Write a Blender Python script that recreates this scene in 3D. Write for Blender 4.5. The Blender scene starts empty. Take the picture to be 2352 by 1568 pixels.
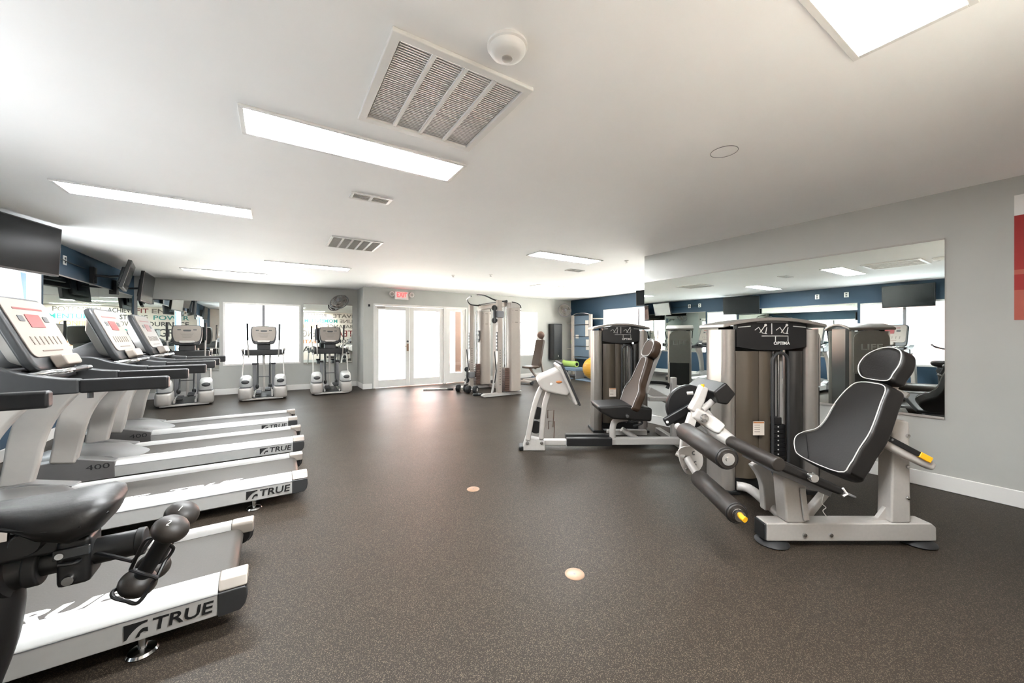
import bpy, bmesh, math, random
from mathutils import Vector, Matrix
random.seed(7)
scene = bpy.context.scene
COL = scene.collection
PI = math.pi

# ------------------------------------------------------------------ camera
FPX, YAW, HOR, EYE = 860.0, math.radians(32.5), 772.0, 1.26
cam = bpy.data.cameras.new('camera')
cam.sensor_width = 36.0
cam.lens = FPX * 36.0 / 2352.0
cam.shift_y = -(784.0 - HOR) / 2352.0
cam.clip_start = 0.02
cam_ob = bpy.data.objects.new('camera', cam)
cam_ob.location = (0, 0, EYE)
cam_ob.rotation_euler = (PI / 2, 0, -YAW)
COL.objects.link(cam_ob)
scene.camera = cam_ob

# ------------------------------------------------------------------ world, exposure
world = bpy.data.worlds.new('overcast_sky')
scene.world = world
world.use_nodes = True
bg = world.node_tree.nodes['Background']
bg.inputs[0].default_value = (0.93, 0.97, 1.0, 1)
bg.inputs[1].default_value = 1.8
sun = bpy.data.lights.new('sun', 'SUN')
sun.energy = 28.0
sun.angle = math.radians(1.0)
sun_ob = bpy.data.objects.new('sun', sun)
sun_ob.rotation_euler = (math.radians(32), 0, math.radians(-8))
COL.objects.link(sun_ob)
cy = scene.cycles
cy.max_bounces = 9
cy.diffuse_bounces = 7
cy.glossy_bounces = 6
cy.transmission_bounces = 4
cy.transparent_max_bounces = 8
cy.caustics_reflective = False
cy.caustics_refractive = False
cy.use_adaptive_sampling = True
cy.adaptive_threshold = 0.03
cy.sample_clamp_indirect = 10.0
vs = scene.view_settings
vs.view_transform = 'Standard'
vs.look = 'None'
vs.exposure = 2.68
vs.gamma = 1.0
vs.use_curve_mapping = False
LAMP = 17.0          # ceiling panel emission

# ------------------------------------------------------------------ materials
def lin(c):
    c = c / 255.0
    return c / 12.92 if c <= 0.04045 else ((c + 0.055) / 1.055) ** 2.4

def mat(name, rgb, rough=0.5, metal=0.0, spec=0.5, var=0.0, scale=20.0, bump=0.0, emit=0.0, coat=0.0):
    m = bpy.data.materials.new(name)
    m.use_nodes = True
    nt = m.node_tree
    b = nt.nodes['Principled BSDF']
    col = (lin(rgb[0]), lin(rgb[1]), lin(rgb[2]), 1)
    b.inputs['Base Color'].default_value = col
    b.inputs['Roughness'].default_value = rough
    b.inputs['Metallic'].default_value = metal
    b.inputs['Specular IOR Level'].default_value = spec
    b.inputs['Coat Weight'].default_value = coat
    if var or bump:
        tc = nt.nodes.new('ShaderNodeTexCoord')
        nz = nt.nodes.new('ShaderNodeTexNoise')
        nz.inputs['Scale'].default_value = scale
        nz.inputs['Detail'].default_value = 4
        nt.links.new(tc.outputs['Object'], nz.inputs['Vector'])
        if var:
            r = nt.nodes.new('ShaderNodeValToRGB')
            r.color_ramp.elements[0].position = 0.3
            r.color_ramp.elements[1].position = 0.7
            r.color_ramp.elements[0].color = tuple(x * (1 - var) for x in col[:3]) + (1,)
            r.color_ramp.elements[1].color = tuple(min(1, x * (1 + var)) for x in col[:3]) + (1,)
            nt.links.new(nz.outputs['Fac'], r.inputs[0])
            nt.links.new(r.outputs[0], b.inputs['Base Color'])
        if bump:
            bp = nt.nodes.new('ShaderNodeBump')
            bp.inputs['Strength'].default_value = bump
            bp.inputs['Distance'].default_value = 0.002
            nt.links.new(nz.outputs['Fac'], bp.inputs['Height'])
            nt.links.new(bp.outputs[0], b.inputs['Normal'])
    if emit:
        b.inputs['Emission Color'].default_value = col
        b.inputs['Emission Strength'].default_value = emit
    return m

M = {}
M['wall'] = mat('grey_wall_paint', (178, 178, 173), 0.7, var=0.02, scale=3, bump=0.04)
M['blue'] = mat('blue_wall_paint', (36, 64, 86), 0.6, var=0.03, scale=4, bump=0.04)
M['ceil'] = mat('white_ceiling_paint', (248, 247, 245), 0.8, var=0.012, scale=2, bump=0.03)
M['white'] = mat('white_trim_paint', (226, 224, 220), 0.45, var=0.01, scale=8)
M['silver'] = mat('silver_powder_coat', (176, 172, 167), 0.38, metal=0.1, var=0.03, scale=60)
M['chrome'] = mat('polished_chrome', (205, 205, 205), 0.15, metal=1.0)
M['railwhite'] = mat('pale_silver_rail', (190, 190, 188), 0.35, metal=0.15, var=0.02, scale=30)
M['capsilver'] = mat('champagne_cap', (156, 148, 140), 0.35, metal=0.3)
M['belt'] = mat('grey_running_belt', (58, 53, 48), 0.55, var=0.05, scale=120, bump=0.2)
M['black'] = mat('black_plastic', (22, 22, 23), 0.4, var=0.08, scale=40)
M['dark'] = mat('charcoal_plastic', (50, 51, 52), 0.42, var=0.05, scale=40)
M['grey'] = mat('mid_grey_plastic', (118, 118, 120), 0.42, var=0.03, scale=40)
M['hood'] = mat('warm_grey_hood', (100, 98, 97), 0.4, var=0.03, scale=30)
M['beige'] = mat('beige_console_face', (128, 119, 110), 0.45, var=0.02, scale=50)
M['uphol'] = mat('black_upholstery', (22, 20, 19), 0.45, var=0.08, scale=90, bump=0.25)
M['upholbrown'] = mat('brown_black_upholstery', (62, 46, 34), 0.42, var=0.06, scale=90, bump=0.2)
M['piping'] = mat('white_seam_piping', (190, 188, 184), 0.5, var=0.02)
M['foam'] = mat('black_foam_roller', (40, 35, 31), 0.45, var=0.06, scale=90, bump=0.2)
M['rubber'] = mat('black_rubber', (26, 26, 27), 0.6, var=0.1, scale=60)
M['red'] = mat('red_print', (110, 10, 8), 0.4, var=0.03)
M['pink'] = mat('salmon_print', (176, 84, 66), 0.6, var=0.03)
M['redpost'] = mat('red_poster_print', (158, 20, 11), 0.6, var=0.04, scale=6)
M['yellow'] = mat('yellow_plastic', (240, 178, 30), 0.4, var=0.03)
M['ball'] = mat('yellow_vinyl', (214, 162, 58), 0.35, var=0.03)
M['lime'] = mat('lime_foam', (176, 206, 112), 0.6, var=0.04)
M['screen'] = mat('black_glossy_screen', (10, 12, 14), 0.2, spec=0.2, var=0.02)
M['ink'] = mat('black_ink', (28, 28, 29), 0.5, var=0.02)
M['inkwhite'] = mat('white_ink', (226, 224, 220), 0.5, var=0.02)
M['smoke'] = mat('smoked_shroud', (40, 38, 36), 0.28, spec=0.6, var=0.04, scale=8)
M['smokebr'] = mat('bronze_smoked_panel', (78, 69, 58), 0.3, spec=0.6, var=0.04, scale=6)
M['column'] = mat('brushed_grey_column', (146, 140, 134), 0.32, metal=0.5, var=0.03, scale=30)
M['trainer'] = mat('warm_white_powder_coat', (164, 154, 145), 0.4, metal=0.1, var=0.02)
M['brown'] = mat('brown_pad', (88, 66, 56), 0.5, var=0.05)
M['tan'] = mat('tan_floor_plate', (150, 122, 100), 0.35, metal=0.3, var=0.04)
M['mural'] = mat('cream_mural_ground', (214, 204, 192), 0.6, var=0.03, scale=5)
M['teal'] = mat('teal_ink', (40, 128, 122), 0.5, var=0.03)
M['ochre'] = mat('ochre_ink', (176, 112, 60), 0.5, var=0.03)
M['olive'] = mat('grey_brown_ink', (104, 96, 88), 0.5, var=0.03)
M['pinkstucco'] = mat('pink_stucco', (214, 158, 140), 0.9, var=0.05, scale=3)
M['whitestucco'] = mat('white_stucco', (236, 230, 222), 0.9, var=0.03, scale=3)
M['concrete'] = mat('pale_concrete', (222, 217, 209), 0.9, var=0.05, scale=1.5)
M['asphalt'] = mat('grey_asphalt', (138, 139, 142), 0.9, var=0.1, scale=6)
M['seat_silver'] = mat('light_grey_casing', (168, 163, 157), 0.35, metal=0.1, var=0.02)
M['paleblue'] = mat('pale_blue_plastic', (112, 132, 152), 0.5, var=0.03)

# rubber floor: near-black granules with pale flecks, a little sheen
m = bpy.data.materials.new('speckled_rubber_floor')
m.use_nodes = True
nt = m.node_tree
b = nt.nodes['Principled BSDF']
tc = nt.nodes.new('ShaderNodeTexCoord')
v1 = nt.nodes.new('ShaderNodeTexVoronoi'); v1.inputs['Scale'].default_value = 420
nz = nt.nodes.new('ShaderNodeTexNoise'); nz.inputs['Scale'].default_value = 1.6; nz.inputs['Detail'].default_value = 3
r1 = nt.nodes.new('ShaderNodeValToRGB')
r1.color_ramp.elements[0].position = 0.80; r1.color_ramp.elements[0].color = (0, 0, 0, 1)
r1.color_ramp.elements[1].position = 0.86; r1.color_ramp.elements[1].color = (1, 1, 1, 1)
mx = nt.nodes.new('ShaderNodeMix'); mx.data_type = 'RGBA'
mx.inputs['A'].default_value = (lin(44), lin(38), lin(32), 1)
mx.inputs['B'].default_value = (lin(90), lin(80), lin(69), 1)
sep = nt.nodes.new('ShaderNodeSeparateColor')
nt.links.new(tc.outputs['Object'], v1.inputs['Vector'])
nt.links.new(tc.outputs['Object'], nz.inputs['Vector'])
nt.links.new(v1.outputs['Color'], sep.inputs[0])
nt.links.new(sep.outputs[0], r1.inputs[0])
nt.links.new(r1.outputs[0], mx.inputs['Factor'])
nt.links.new(mx.outputs['Result'], b.inputs['Base Color'])
rr = nt.nodes.new('ShaderNodeMapRange')
rr.inputs['To Min'].default_value = 0.42; rr.inputs['To Max'].default_value = 0.52
b.inputs['Specular IOR Level'].default_value = 0.15
nt.links.new(nz.outputs['Fac'], rr.inputs[0])
nt.links.new(rr.outputs[0], b.inputs['Roughness'])
bp = nt.nodes.new('ShaderNodeBump'); bp.inputs['Strength'].default_value = 0.12; bp.inputs['Distance'].default_value = 0.001
nt.links.new(v1.outputs['Distance'], bp.inputs['Height'])
nt.links.new(bp.outputs[0], b.inputs['Normal'])
M['floor'] = m

m = bpy.data.materials.new('silvered_mirror')
m.use_nodes = True
nt = m.node_tree
b = nt.nodes['Principled BSDF']
b.inputs['Base Color'].default_value = (0.84, 0.90, 0.87, 1)
b.inputs['Metallic'].default_value = 1.0
b.inputs['Roughness'].default_value = 0.0
M['mirror'] = m

m = bpy.data.materials.new('window_glass')
m.use_nodes = True
nt = m.node_tree
nt.nodes.remove(nt.nodes['Principled BSDF'])
tr = nt.nodes.new('ShaderNodeBsdfTransparent'); tr.inputs[0].default_value = (0.96, 0.98, 0.98, 1)
gl = nt.nodes.new('ShaderNodeBsdfGlossy'); gl.inputs['Roughness'].default_value = 0.0
ms = nt.nodes.new('ShaderNodeMixShader'); ms.inputs[0].default_value = 0.06
nt.links.new(tr.outputs[0], ms.inputs[1]); nt.links.new(gl.outputs[0], ms.inputs[2])
nt.links.new(ms.outputs[0], nt.nodes['Material Output'].inputs[0])
M['glass'] = m

m = bpy.data.materials.new('lit_diffuser')
m.use_nodes = True
nt = m.node_tree
b = nt.nodes['Principled BSDF']
b.inputs['Base Color'].default_value = (0.9, 0.9, 0.9, 1)
b.inputs['Emission Color'].default_value = (0.95, 0.98, 1.0, 1)
b.inputs['Emission Strength'].default_value = LAMP
M['lamp'] = m
m = m.copy(); m.name = 'lit_diffuser_soft'
m.node_tree.nodes['Principled BSDF'].inputs['Emission Strength'].default_value = LAMP * 0.35
M['lampsoft'] = m
m = mat('lit_exit_letters', (230, 40, 40), 0.5, emit=1.2)
M['exit'] = m

# ------------------------------------------------------------------ mesh helpers
class MB:
    def __init__(self):
        self.v, self.f = [], []

    def add(self, vs, fs):
        o = len(self.v)
        self.v += [tuple(p) for p in vs]
        self.f += [tuple(i + o for i in f) for f in fs]
        return self

    def box(self, c, s, rot=None):
        x, y, z = s[0] / 2, s[1] / 2, s[2] / 2
        p = [Vector(q) for q in ((-x, -y, -z), (x, -y, -z), (x, y, -z), (-x, y, -z), (-x, -y, z), (x, -y, z), (x, y, z), (-x, y, z))]
        if rot is not None:
            p = [rot @ q for q in p]
        c = Vector(c)
        return self.add([q + c for q in p], [(0, 3, 2, 1), (4, 5, 6, 7), (0, 1, 5, 4), (1, 2, 6, 5), (2, 3, 7, 6), (3, 0, 4, 7)])

    def bb(self, x0, x1, y0, y1, z0, z1):
        return self.box(((x0 + x1) / 2, (y0 + y1) / 2, (z0 + z1) / 2), (abs(x1 - x0), abs(y1 - y0), abs(z1 - z0)))

    def prism(self, pts, axis, a, b):
        """polygon pts in the plane across axis, extruded from a to b; pts are (y,z), (x,z) or (x,y)"""
        def mk(p, t):
            return {'x': (t, p[0], p[1]), 'y': (p[0], t, p[1]), 'z': (p[0], p[1], t)}[axis]
        n = len(pts)
        vs = [mk(p, a) for p in pts] + [mk(p, b) for p in pts]
        fs = [tuple(range(n - 1, -1, -1)), tuple(range(n, 2 * n))]
        fs += [(i, (i + 1) % n, (i + 1) % n + n, i + n) for i in range(n)]
        return self.add(vs, fs)

    def loft(self, rings, closed=False):
        n = len(rings[0])
        vs = [p for r in rings for p in r]
        fs = []
        k = len(rings)
        for j in range(k if closed else k - 1):
            a, b = j * n, ((j + 1) % k) * n
            fs += [(a + i, a + (i + 1) % n, b + (i + 1) % n, b + i) for i in range(n)]
        if not closed:
            fs += [tuple(range(n - 1, -1, -1)), tuple(range((k - 1) * n, k * n))]
        return self.add(vs, fs)

    def tube(self, path, r, n=12, closed=False, flat=1.0):
        P = [Vector(p) for p in path]
        k = len(P)
        R = r if isinstance(r, (list, tuple)) else [r] * k
        T = []
        for i in range(k):
            if closed:
                t = P[(i + 1) % k] - P[i - 1]
            else:
                t = P[min(i + 1, k - 1)] - P[max(i - 1, 0)]
            T.append(t.normalized())
        u = T[0].orthogonal().normalized()
        rings = []
        for i in range(k):
            u = (u - T[i] * u.dot(T[i]))
            u = u.normalized() if u.length > 1e-6 else T[i].orthogonal().normalized()
            w = T[i].cross(u)
            rings.append([P[i] + (u * math.cos(2 * PI * j / n) + w * math.sin(2 * PI * j / n) * flat) * R[i] for j in range(n)])
        return self.loft(rings, closed)

    def cyl(self, a, b, r, n=20):
        return self.tube([a, b], r, n)

    def lathe(self, prof, n=24, c=(0, 0, 0), axis='z'):
        rings = []
        for (r, h) in prof:
            ring = []
            for j in range(n):
                x, y = r * math.cos(2 * PI * j / n), r * math.sin(2 * PI * j / n)
                p = {'z': (x, y, h), 'y': (x, h, -y), 'x': (h, x, y)}[axis]
                ring.append((p[0] + c[0], p[1] + c[1], p[2] + c[2]))
            rings.append(ring)
        return self.loft(rings)

    def ball(self, c, s, n=20, k=12, rot=None):
        rings = []
        c = Vector(c)
        for i in range(k + 1):
            a = -PI / 2 + PI * i / k
            rr = max(math.cos(a), 0.02)
            ring = []
            for j in range(n):
                p = Vector((s[0] * rr * math.cos(2 * PI * j / n), s[1] * rr * math.sin(2 * PI * j / n), s[2] * math.sin(a)))
                if rot is not None:
                    p = rot @ p
                ring.append(c + p)
            rings.append(ring)
        return self.loft(rings)

    def superball(self, c, s, e=0.5, n=28, k=16):
        f = lambda v: math.copysign(abs(v) ** e, v)
        rings = []
        for i in range(k + 1):
            q = -PI / 2 + PI * i / k
            cr = max(f(math.cos(q)), 0.02)
            rings.append([(c[0] + s[0] * cr * f(math.cos(2 * PI * j / n)), c[1] + s[1] * cr * f(math.sin(2 * PI * j / n)), c[2] + s[2] * f(math.sin(q))) for j in range(n)])
        return self.loft(rings)

    def strip(self, path, side, wid, thick):
        """flat band along path: side = unit direction of its thickness, wid = widths across (in the bending plane)"""
        P = [Vector(p) for p in path]
        k = len(P)
        S = Vector(side).normalized()
        W = wid if isinstance(wid, (list, tuple)) else [wid] * k
        rings = []
        for i in range(k):
            t = (P[min(i + 1, k - 1)] - P[max(i - 1, 0)]).normalized()
            a = t.cross(S).normalized()
            h, w = thick / 2, W[i] / 2
            rings.append([P[i] + a * w + S * h, P[i] + a * w - S * h, P[i] - a * w - S * h, P[i] - a * w + S * h])
        return self.loft(rings)

    def build(self, name, m, parent=None, bevel=0.0, seg=2, smooth=True, ang=38):
        me = bpy.data.meshes.new(name)
        me.from_pydata(self.v, [], self.f)
        bm = bmesh.new()
        bm.from_mesh(me)
        bmesh.ops.recalc_face_normals(bm, faces=bm.faces)
        bm.to_mesh(me)
        bm.free()
        if smooth:
            for p in me.polygons:
                p.use_smooth = True
            me.set_sharp_from_angle(angle=math.radians(ang))
        me.materials.append(M[m] if isinstance(m, str) else m)
        ob = bpy.data.objects.new(name, me)
        COL.objects.link(ob)
        ob.parent = parent
        if bevel:
            bv = ob.modifiers.new('bevel', 'BEVEL')
            bv.width = bevel
            bv.segments = seg
            bv.limit_method = 'ANGLE'
            bv.angle_limit = math.radians(35)
            bv.harden_normals = True
        return ob

def spline(pts, n=6, closed=False):
    """Catmull-Rom through the points"""
    P = [Vector(p) for p in pts]
    k = len(P)
    out = []
    rng = range(k) if closed else range(k - 1)
    for i in rng:
        if closed:
            a, b, c, d = P[i - 1], P[i], P[(i + 1) % k], P[(i + 2) % k]
        else:
            a, b, c, d = P[max(i - 1, 0)], P[i], P[i + 1], P[min(i + 2, k - 1)]
        for j in range(n):
            t = j / n
            out.append(0.5 * ((2 * b) + (c - a) * t + (2 * a - 5 * b + 4 * c - d) * t * t + (3 * b - a - 3 * c + d) * t ** 3))
    if not closed:
        out.append(P[-1])
    return out

def sp2(pts, n=6, closed=True):
    return [(p.x, p.y) for p in spline([(a, b, 0) for a, b in pts], n, closed)]

def tag(o, label=None, cat=None, group=None, kind=None):
    if label: o['label'] = label
    if cat: o['category'] = cat
    if group: o['group'] = group
    if kind: o['kind'] = kind
    return o

def thing(name, label, cat, loc=(0, 0, 0), rz=0.0, group=None):
    o = bpy.data.objects.new(name, None)
    COL.objects.link(o)
    o.empty_display_size = 0.1
    o.location = loc
    o.rotation_euler = (0, 0, rz)
    return tag(o, label, cat, group)

def copy_tree(o, parent=None):
    c = o.copy()
    COL.objects.link(c)
    c.parent = parent
    for ch in list(o.children):
        copy_tree(ch, c)
    return c

_txt = {}
def text(name, s, size, m, parent, mtx, depth=0.0008, shear=0.0, fat=0.0, width=None, align='CENTER'):
    key = (s, size, depth, shear, fat, align)
    if key not in _txt:
        cu = bpy.data.curves.new('lettering', 'FONT')
        cu.body = s
        cu.size = size
        cu.extrude = depth
        cu.shear = shear
        cu.offset = fat
        cu.align_x = align
        cu.align_y = 'CENTER'
        cu.resolution_u = 3
        tmp = bpy.data.objects.new('lettering', cu)
        _txt[key] = bpy.data.meshes.new_from_object(tmp)
        bpy.data.objects.remove(tmp)
        bpy.data.curves.remove(cu)
    me = _txt[key].copy()
    me.materials.clear()
    me.materials.append(M[m])
    ob = bpy.data.objects.new(name, me)
    COL.objects.link(ob)
    ob.parent = parent
    if width:
        xs = [v.co.x for v in me.vertices]
        k = width / max(1e-6, max(xs) - min(xs))
        mtx = mtx @ Matrix.Diagonal((k, 1, 1, 1))
    ob.matrix_local = mtx
    return ob

def basis(o, ex, ey):
    """matrix whose x and y axes are ex, ey (z = ex x ey), origin o"""
    ex = Vector(ex).normalized(); ey = Vector(ey); ey = (ey - ex * ey.dot(ex)).normalized(); ez = ex.cross(ey)
    return Matrix(((ex.x, ey.x, ez.x, o[0]), (ex.y, ey.y, ez.y, o[1]), (ex.z, ey.z, ez.z, o[2]), (0, 0, 0, 1)))

def RY(a): return Matrix.Rotation(math.radians(a), 3, 'Y')
def RX(a): return Matrix.Rotation(math.radians(a), 3, 'X')
def RZ(a): return Matrix.Rotation(math.radians(a), 3, 'Z')

# ------------------------------------------------------------------ room shell
XL, XR, YB, YD, YW, XB, YA, ZC = -2.3, 4.63, -0.15, 9.4, 10.15, 8.3, 3.62, 2.44
XS = 1.80            # where the door wall steps back to the window wall
TW = 0.15

def wall(name, m, axis, a, b, u0, u1, z0=0.0, z1=ZC, holes=()):
    """slab between a and b on the axis across it, u along it, with rectangular holes (u0,u1,z0,z1)"""
    mb = MB()
    us = sorted({u0, u1, *[h[0] for h in holes], *[h[1] for h in holes]})
    for i in range(len(us) - 1):
        lo, hi = us[i], us[i + 1]
        hs = sorted((h[2], h[3]) for h in holes if h[0] <= lo + 1e-6 and h[1] >= hi - 1e-6)
        z = z0
        for (c, d) in hs + [(z1, z1)]:
            if c - z > 1e-4:
                if axis == 'x': mb.bb(a, b, lo, hi, z, c)
                else: mb.bb(lo, hi, a, b, z, c)
            z = max(z, d)
    o = mb.build(name, m, smooth=False)
    return tag(o, kind='structure')

mb = MB(); mb.bb(XL - TW, XB + TW, YB - TW, YW + TW, -0.1, 0); tag(mb.build('floor', 'floor', smooth=False), kind='structure')
mb = MB(); mb.bb(XL - TW, XB + TW, YB - TW, YW + TW, ZC, ZC + 0.1); tag(mb.build('ceiling', 'ceil', smooth=False), kind='structure')

WA = (1.55, 3.0, 0.62, 2.02)      # left wall windows (y0,y1,z0,z1)
WB = (5.75, 6.65, 0.75, 2.02)
WF = (-0.92, 0.54, 0.62, 2.0)     # far wall window (x)
DOOR = (2.03, 4.52, 0.0, 2.05)
WS = (6.22, 6.92, 0.66, 2.0)
WBL = (4.1, 7.95, 1.0, 2.05)     # window on the blue wall (y)
wall('wall_left', 'blue', 'x', XL - TW, XL, YB, YW, holes=(WA, WB))
wall('wall_far', 'wall', 'y', YW, YW + TW, XL - TW, XS + TW, holes=(WF,))
wall('wall_return', 'wall', 'x', XS, XS + TW, YD + TW, YW)
wall('wall_door', 'wall', 'y', YD, YD + TW, XS, XB + TW, holes=(DOOR, WS))
wall('wall_blue', 'blue', 'x', XB, XB + TW, YA, YD, holes=(WBL,))
wall('wall_alcove', 'wall', 'y', YA - TW, YA, XR + TW, XB + TW)
wall('wall_right', 'wall', 'x', XR, XR + TW, YB, YA)
wall('wall_back', 'wall', 'y', YB - TW, YB, XL - TW, XR + TW)

def base(name, pts):
    mb = MB()
    for (x0, x1, y0, y1) in pts:
        mb.bb(x0, x1, y0, y1, 0, 0.125)
    tag(mb.build(name, 'white', bevel=0.006), kind='structure')
T = 0.016
base('baseboard_right', [(XR - T, XR, YB, YA)])
base('baseboard_far', [(XL, XS, YW - T, YW)])
base('baseboard_return', [(XS - T, XS, YD - T, YW)])
base('baseboard_door', [(XS, 2.0, YD - T, YD), (4.55, XB, YD - T, YD)])
base('baseboard_left', [(XL, XL + T, YB, YW)])
base('baseboard_blue', [(XB - T, XB, YA, YD)])
base('baseboard_alcove', [(XR, XB, YA, YA + T)])

# windows: white frame, sill, mullion and panes
def window(n, axis, pos, inward, u0, u1, z0, z1, mull=(), m='white'):
    root = bpy.data.objects.new('window_%d' % n, None); COL.objects.link(root); tag(root, kind='structure')
    def bb(mb, a, b, lo, hi, zz0, zz1):
        if axis == 'x': mb.bb(a, b, lo, hi, zz0, zz1)
        else: mb.bb(lo, hi, a, b, zz0, zz1)
    p0, p1 = pos, pos - inward * 0.02      # a trim that stands 1 cm into the room
    q0, q1 = pos - inward * 0.03, pos - inward * 0.09
    for nm, args in (('frame_jamb', (u0, u0 + .04, z0, z1)), ('frame_jamb', (u1 - .04, u1, z0, z1)), ('frame_head', (u0 + .04, u1 - .04, z1 - .04, z1)), ('frame_sill', (u0 + .04, u1 - .04, z0, z0 + .04))):
        mb = MB(); bb(mb, min(pos + inward * .012, q1), max(pos + inward * .012, q1), *args)
        mb.build(nm, m, root, bevel=.004)
    us = [u0 + .04] + list(mull) + [u1 - .04]
    for k, c in enumerate(mull):
        mb = MB(); bb(mb, min(q0, q1), max(q0, q1), c - .026, c + .026, z0 + .04, z1 - .04); mb.build('mullion', 'grey', root, bevel=.003)
    for i in range(len(us) - 1):
        c = pos - inward * .06
        mb = MB(); bb(mb, c - .003, c + .003, us[i] + (.026 if i else 0), us[i + 1] - (.026 if i < len(us) - 2 else 0), z0 + .04, z1 - .04)
        mb.build('pane', 'glass', root, smooth=False)
    return root
window(1, 'y', YW, -1, *WF, mull=(-0.19,))
window(2, 'x', XL, 1, *WA, mull=(2.28,))
window(3, 'x', XL, 1, *WB)
window(4, 'y', YD, -1, *WS)
window(5, "x", XB, -1, *WBL, mull=(5.4, 6.7))

# double glazed door with side light
def leaf(parent, x0, x1, glass, name='door_leaf'):
    y0, y1 = YD + .02, YD + .065
    gx0, gx1, gz0, gz1 = glass
    r = bpy.data.objects.new(name, None); COL.objects.link(r); r.parent = parent
    for nm, a in (('stile', (x0, gx0, .012, 2.0)), ('stile', (gx1, x1, .012, 2.0)), ('bottom_rail', (gx0, gx1, .012, gz0)), ('top_rail', (gx0, gx1, gz1, 2.0))):
        mb = MB(); mb.bb(a[0], a[1], y0, y1, a[2], a[3]); mb.build(nm, 'white', r, bevel=.004)
    mb = MB(); mb.bb(gx0, gx1, y0 + .018, y0 + .026, gz0, gz1); mb.build('pane', 'glass', r, smooth=False)
    return r
d = bpy.data.objects.new('door_1', None); COL.objects.link(d); tag(d, kind='structure')
for nm, a in (('jamb', (2.03, 2.075, 0, 2.05)), ('jamb', (3.83, 3.90, 0, 2.05)), ('jamb', (4.475, 4.52, 0, 2.05)), ('head', (2.075, 3.83, 2.004, 2.05)), ('head', (3.9, 4.475, 2.004, 2.05))):
    mb = MB(); mb.bb(a[0], a[1], YD - .012, YD + .10, a[2], a[3]); mb.build(nm, 'white', d, bevel=.004)
leaf(d, 2.078, 2.912, (2.16, 2.81, .19, 1.91))
leaf(d, 2.918, 3.827, (3.03, 3.72, .19, 1.91))
leaf(d, 3.903, 4.472, (4.02, 4.38, .27, 1.93), 'side_light')
mb = MB(); mb.lathe([(.001, 0), (.025, 0), (.025, .012), (.001, .012)], 16, (2.865, YD + .008, 1.13), 'y'); mb.build('deadbolt', 'dark', d)
mb = MB(); mb.box((2.865, YD + .012, .98), (.045, .016, .19)); mb.cyl((2.865, YD + .012, 1.01), (2.865, YD - .05, 1.01), .01); mb.cyl((2.865, YD - .045, 1.01), (2.77, YD - .045, 1.01), .009); mb.build('lever_handle', 'tan', d, bevel=.003)
mb = MB(); mb.bb(2.12, 2.30, YD - .04, YD + .015, 1.945, 1.99); mb.cyl((2.28, YD - .03, 1.97), (2.5, YD - .01, 1.995), .008); mb.build('door_closer', 'seat_silver', d, bevel=.005)

# wall mirrors
def wall_mirror(label, axis, pos, inward, u0, u1, z0, z1, seams=()):
    root = thing('wall_mirror', label, 'mirror')
    us = [u0] + list(seams) + [u1]
    a, b2 = sorted((pos + inward * .001, pos + inward * .009))
    for i in range(len(us) - 1):
        mb = MB()
        lo, hi = us[i] + (.001 if i else 0), us[i + 1] - (.001 if i < len(us) - 2 else 0)
        if axis == 'x': mb.bb(a, b2, lo, hi, z0, z1)
        else: mb.bb(lo, hi, a, b2, z0, z1)
        mb.build('mirror_panel', 'mirror', root, smooth=False)
    a, b2 = sorted((pos + inward * .001, pos + inward * .016))
    for zz in ((z0 - .02, z0 - .001), (z1 + .001, z1 + .014)):
        mb = MB()
        if axis == 'x': mb.bb(a, b2, u0, u1, *zz)
        else: mb.bb(u0, u1, a, b2, *zz)
        mb.build('edge_channel', 'seat_silver', root)
wall_mirror('large frameless wall mirror behind the weight machines on the grey wall', 'x', XR, -1, .68, YA - .005, .60, 2.05)
wall_mirror('wall mirror on the blue wall between its two windows', 'x', XL, 1, 3.05, 5.7, .76, 2.03, (4.38,))
wall_mirror('long wall mirror on the blue wall beside the treadmill consoles', 'x', XL, 1, 6.7, 10.0, .76, 2.03, (8.35,))
wall_mirror('wall mirror in the corner left of the window behind the ellipticals', 'y', YW, -1, XL + .05, -.98, .55, 2.0)
wall_mirror('wall mirror right of the window, behind the elliptical by the doors', 'y', YW, -1, .60, 1.68, .60, 2.03)

# outside: pavement, houses
mb = MB(); mb.bb(-2.5, 40, -30, 45, -.32, -.12); tag(mb.build('patio_ground', 'concrete', smooth=False), kind='structure')
mb = MB(); mb.bb(-40, -2.5, -30, 45, -.32, -.14); tag(mb.build('parking_ground', 'asphalt', smooth=False), kind='structure')

# ------------------------------------------------------------------ treadmills (origin: rear end, centre, on the floor; front points to -x)
def true_mark(parent, x0, z0, yy, k=1.0, m='ink'):
    """square emblem with a swoosh cut out of it, then the word"""
    s = .058 * k
    sq = [(0, 0), (0, 1), (1.15, 1)]
    mb = MB()
    arc = [(0.12 + 1.03 * t, .02 + .86 * math.sin(PI / 2 * t) ** .8) for t in (0, .15, .3, .45, .6, .8, 1.0)]
    up = [(0, 0), (0, 1), (1.18, 1)] + [(a, b) for a, b in reversed(arc)]
    mb.prism([(x0 + a * s, z0 + b * s) for a, b in up], 'y', yy, yy - .0012)
    arc2 = [(.55 + .62 * t, .0 + .52 * math.sin(PI * .5 * min(1, t * 1.6))) for t in (0, .12, .25, .4, .6, .8, 1)]
    lo = arc2 + [(1.18, .22), (.98, .30), (.82, .22), (.74, 0)]
    mb.prism([(x0 + a * s, z0 + b * s) for a, b in lo], 'y', yy, yy - .0012)
    mb.build('emblem', m, parent, smooth=False)
    text('lettering', 'TRUE', .068 * k, m, parent, basis((x0 + .172 * k, yy - .0004, z0 + .029 * k), (1, 0, 0), (0, 0, 1)), fat=.0012, shear=.12, width=.19 * k)

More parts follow.
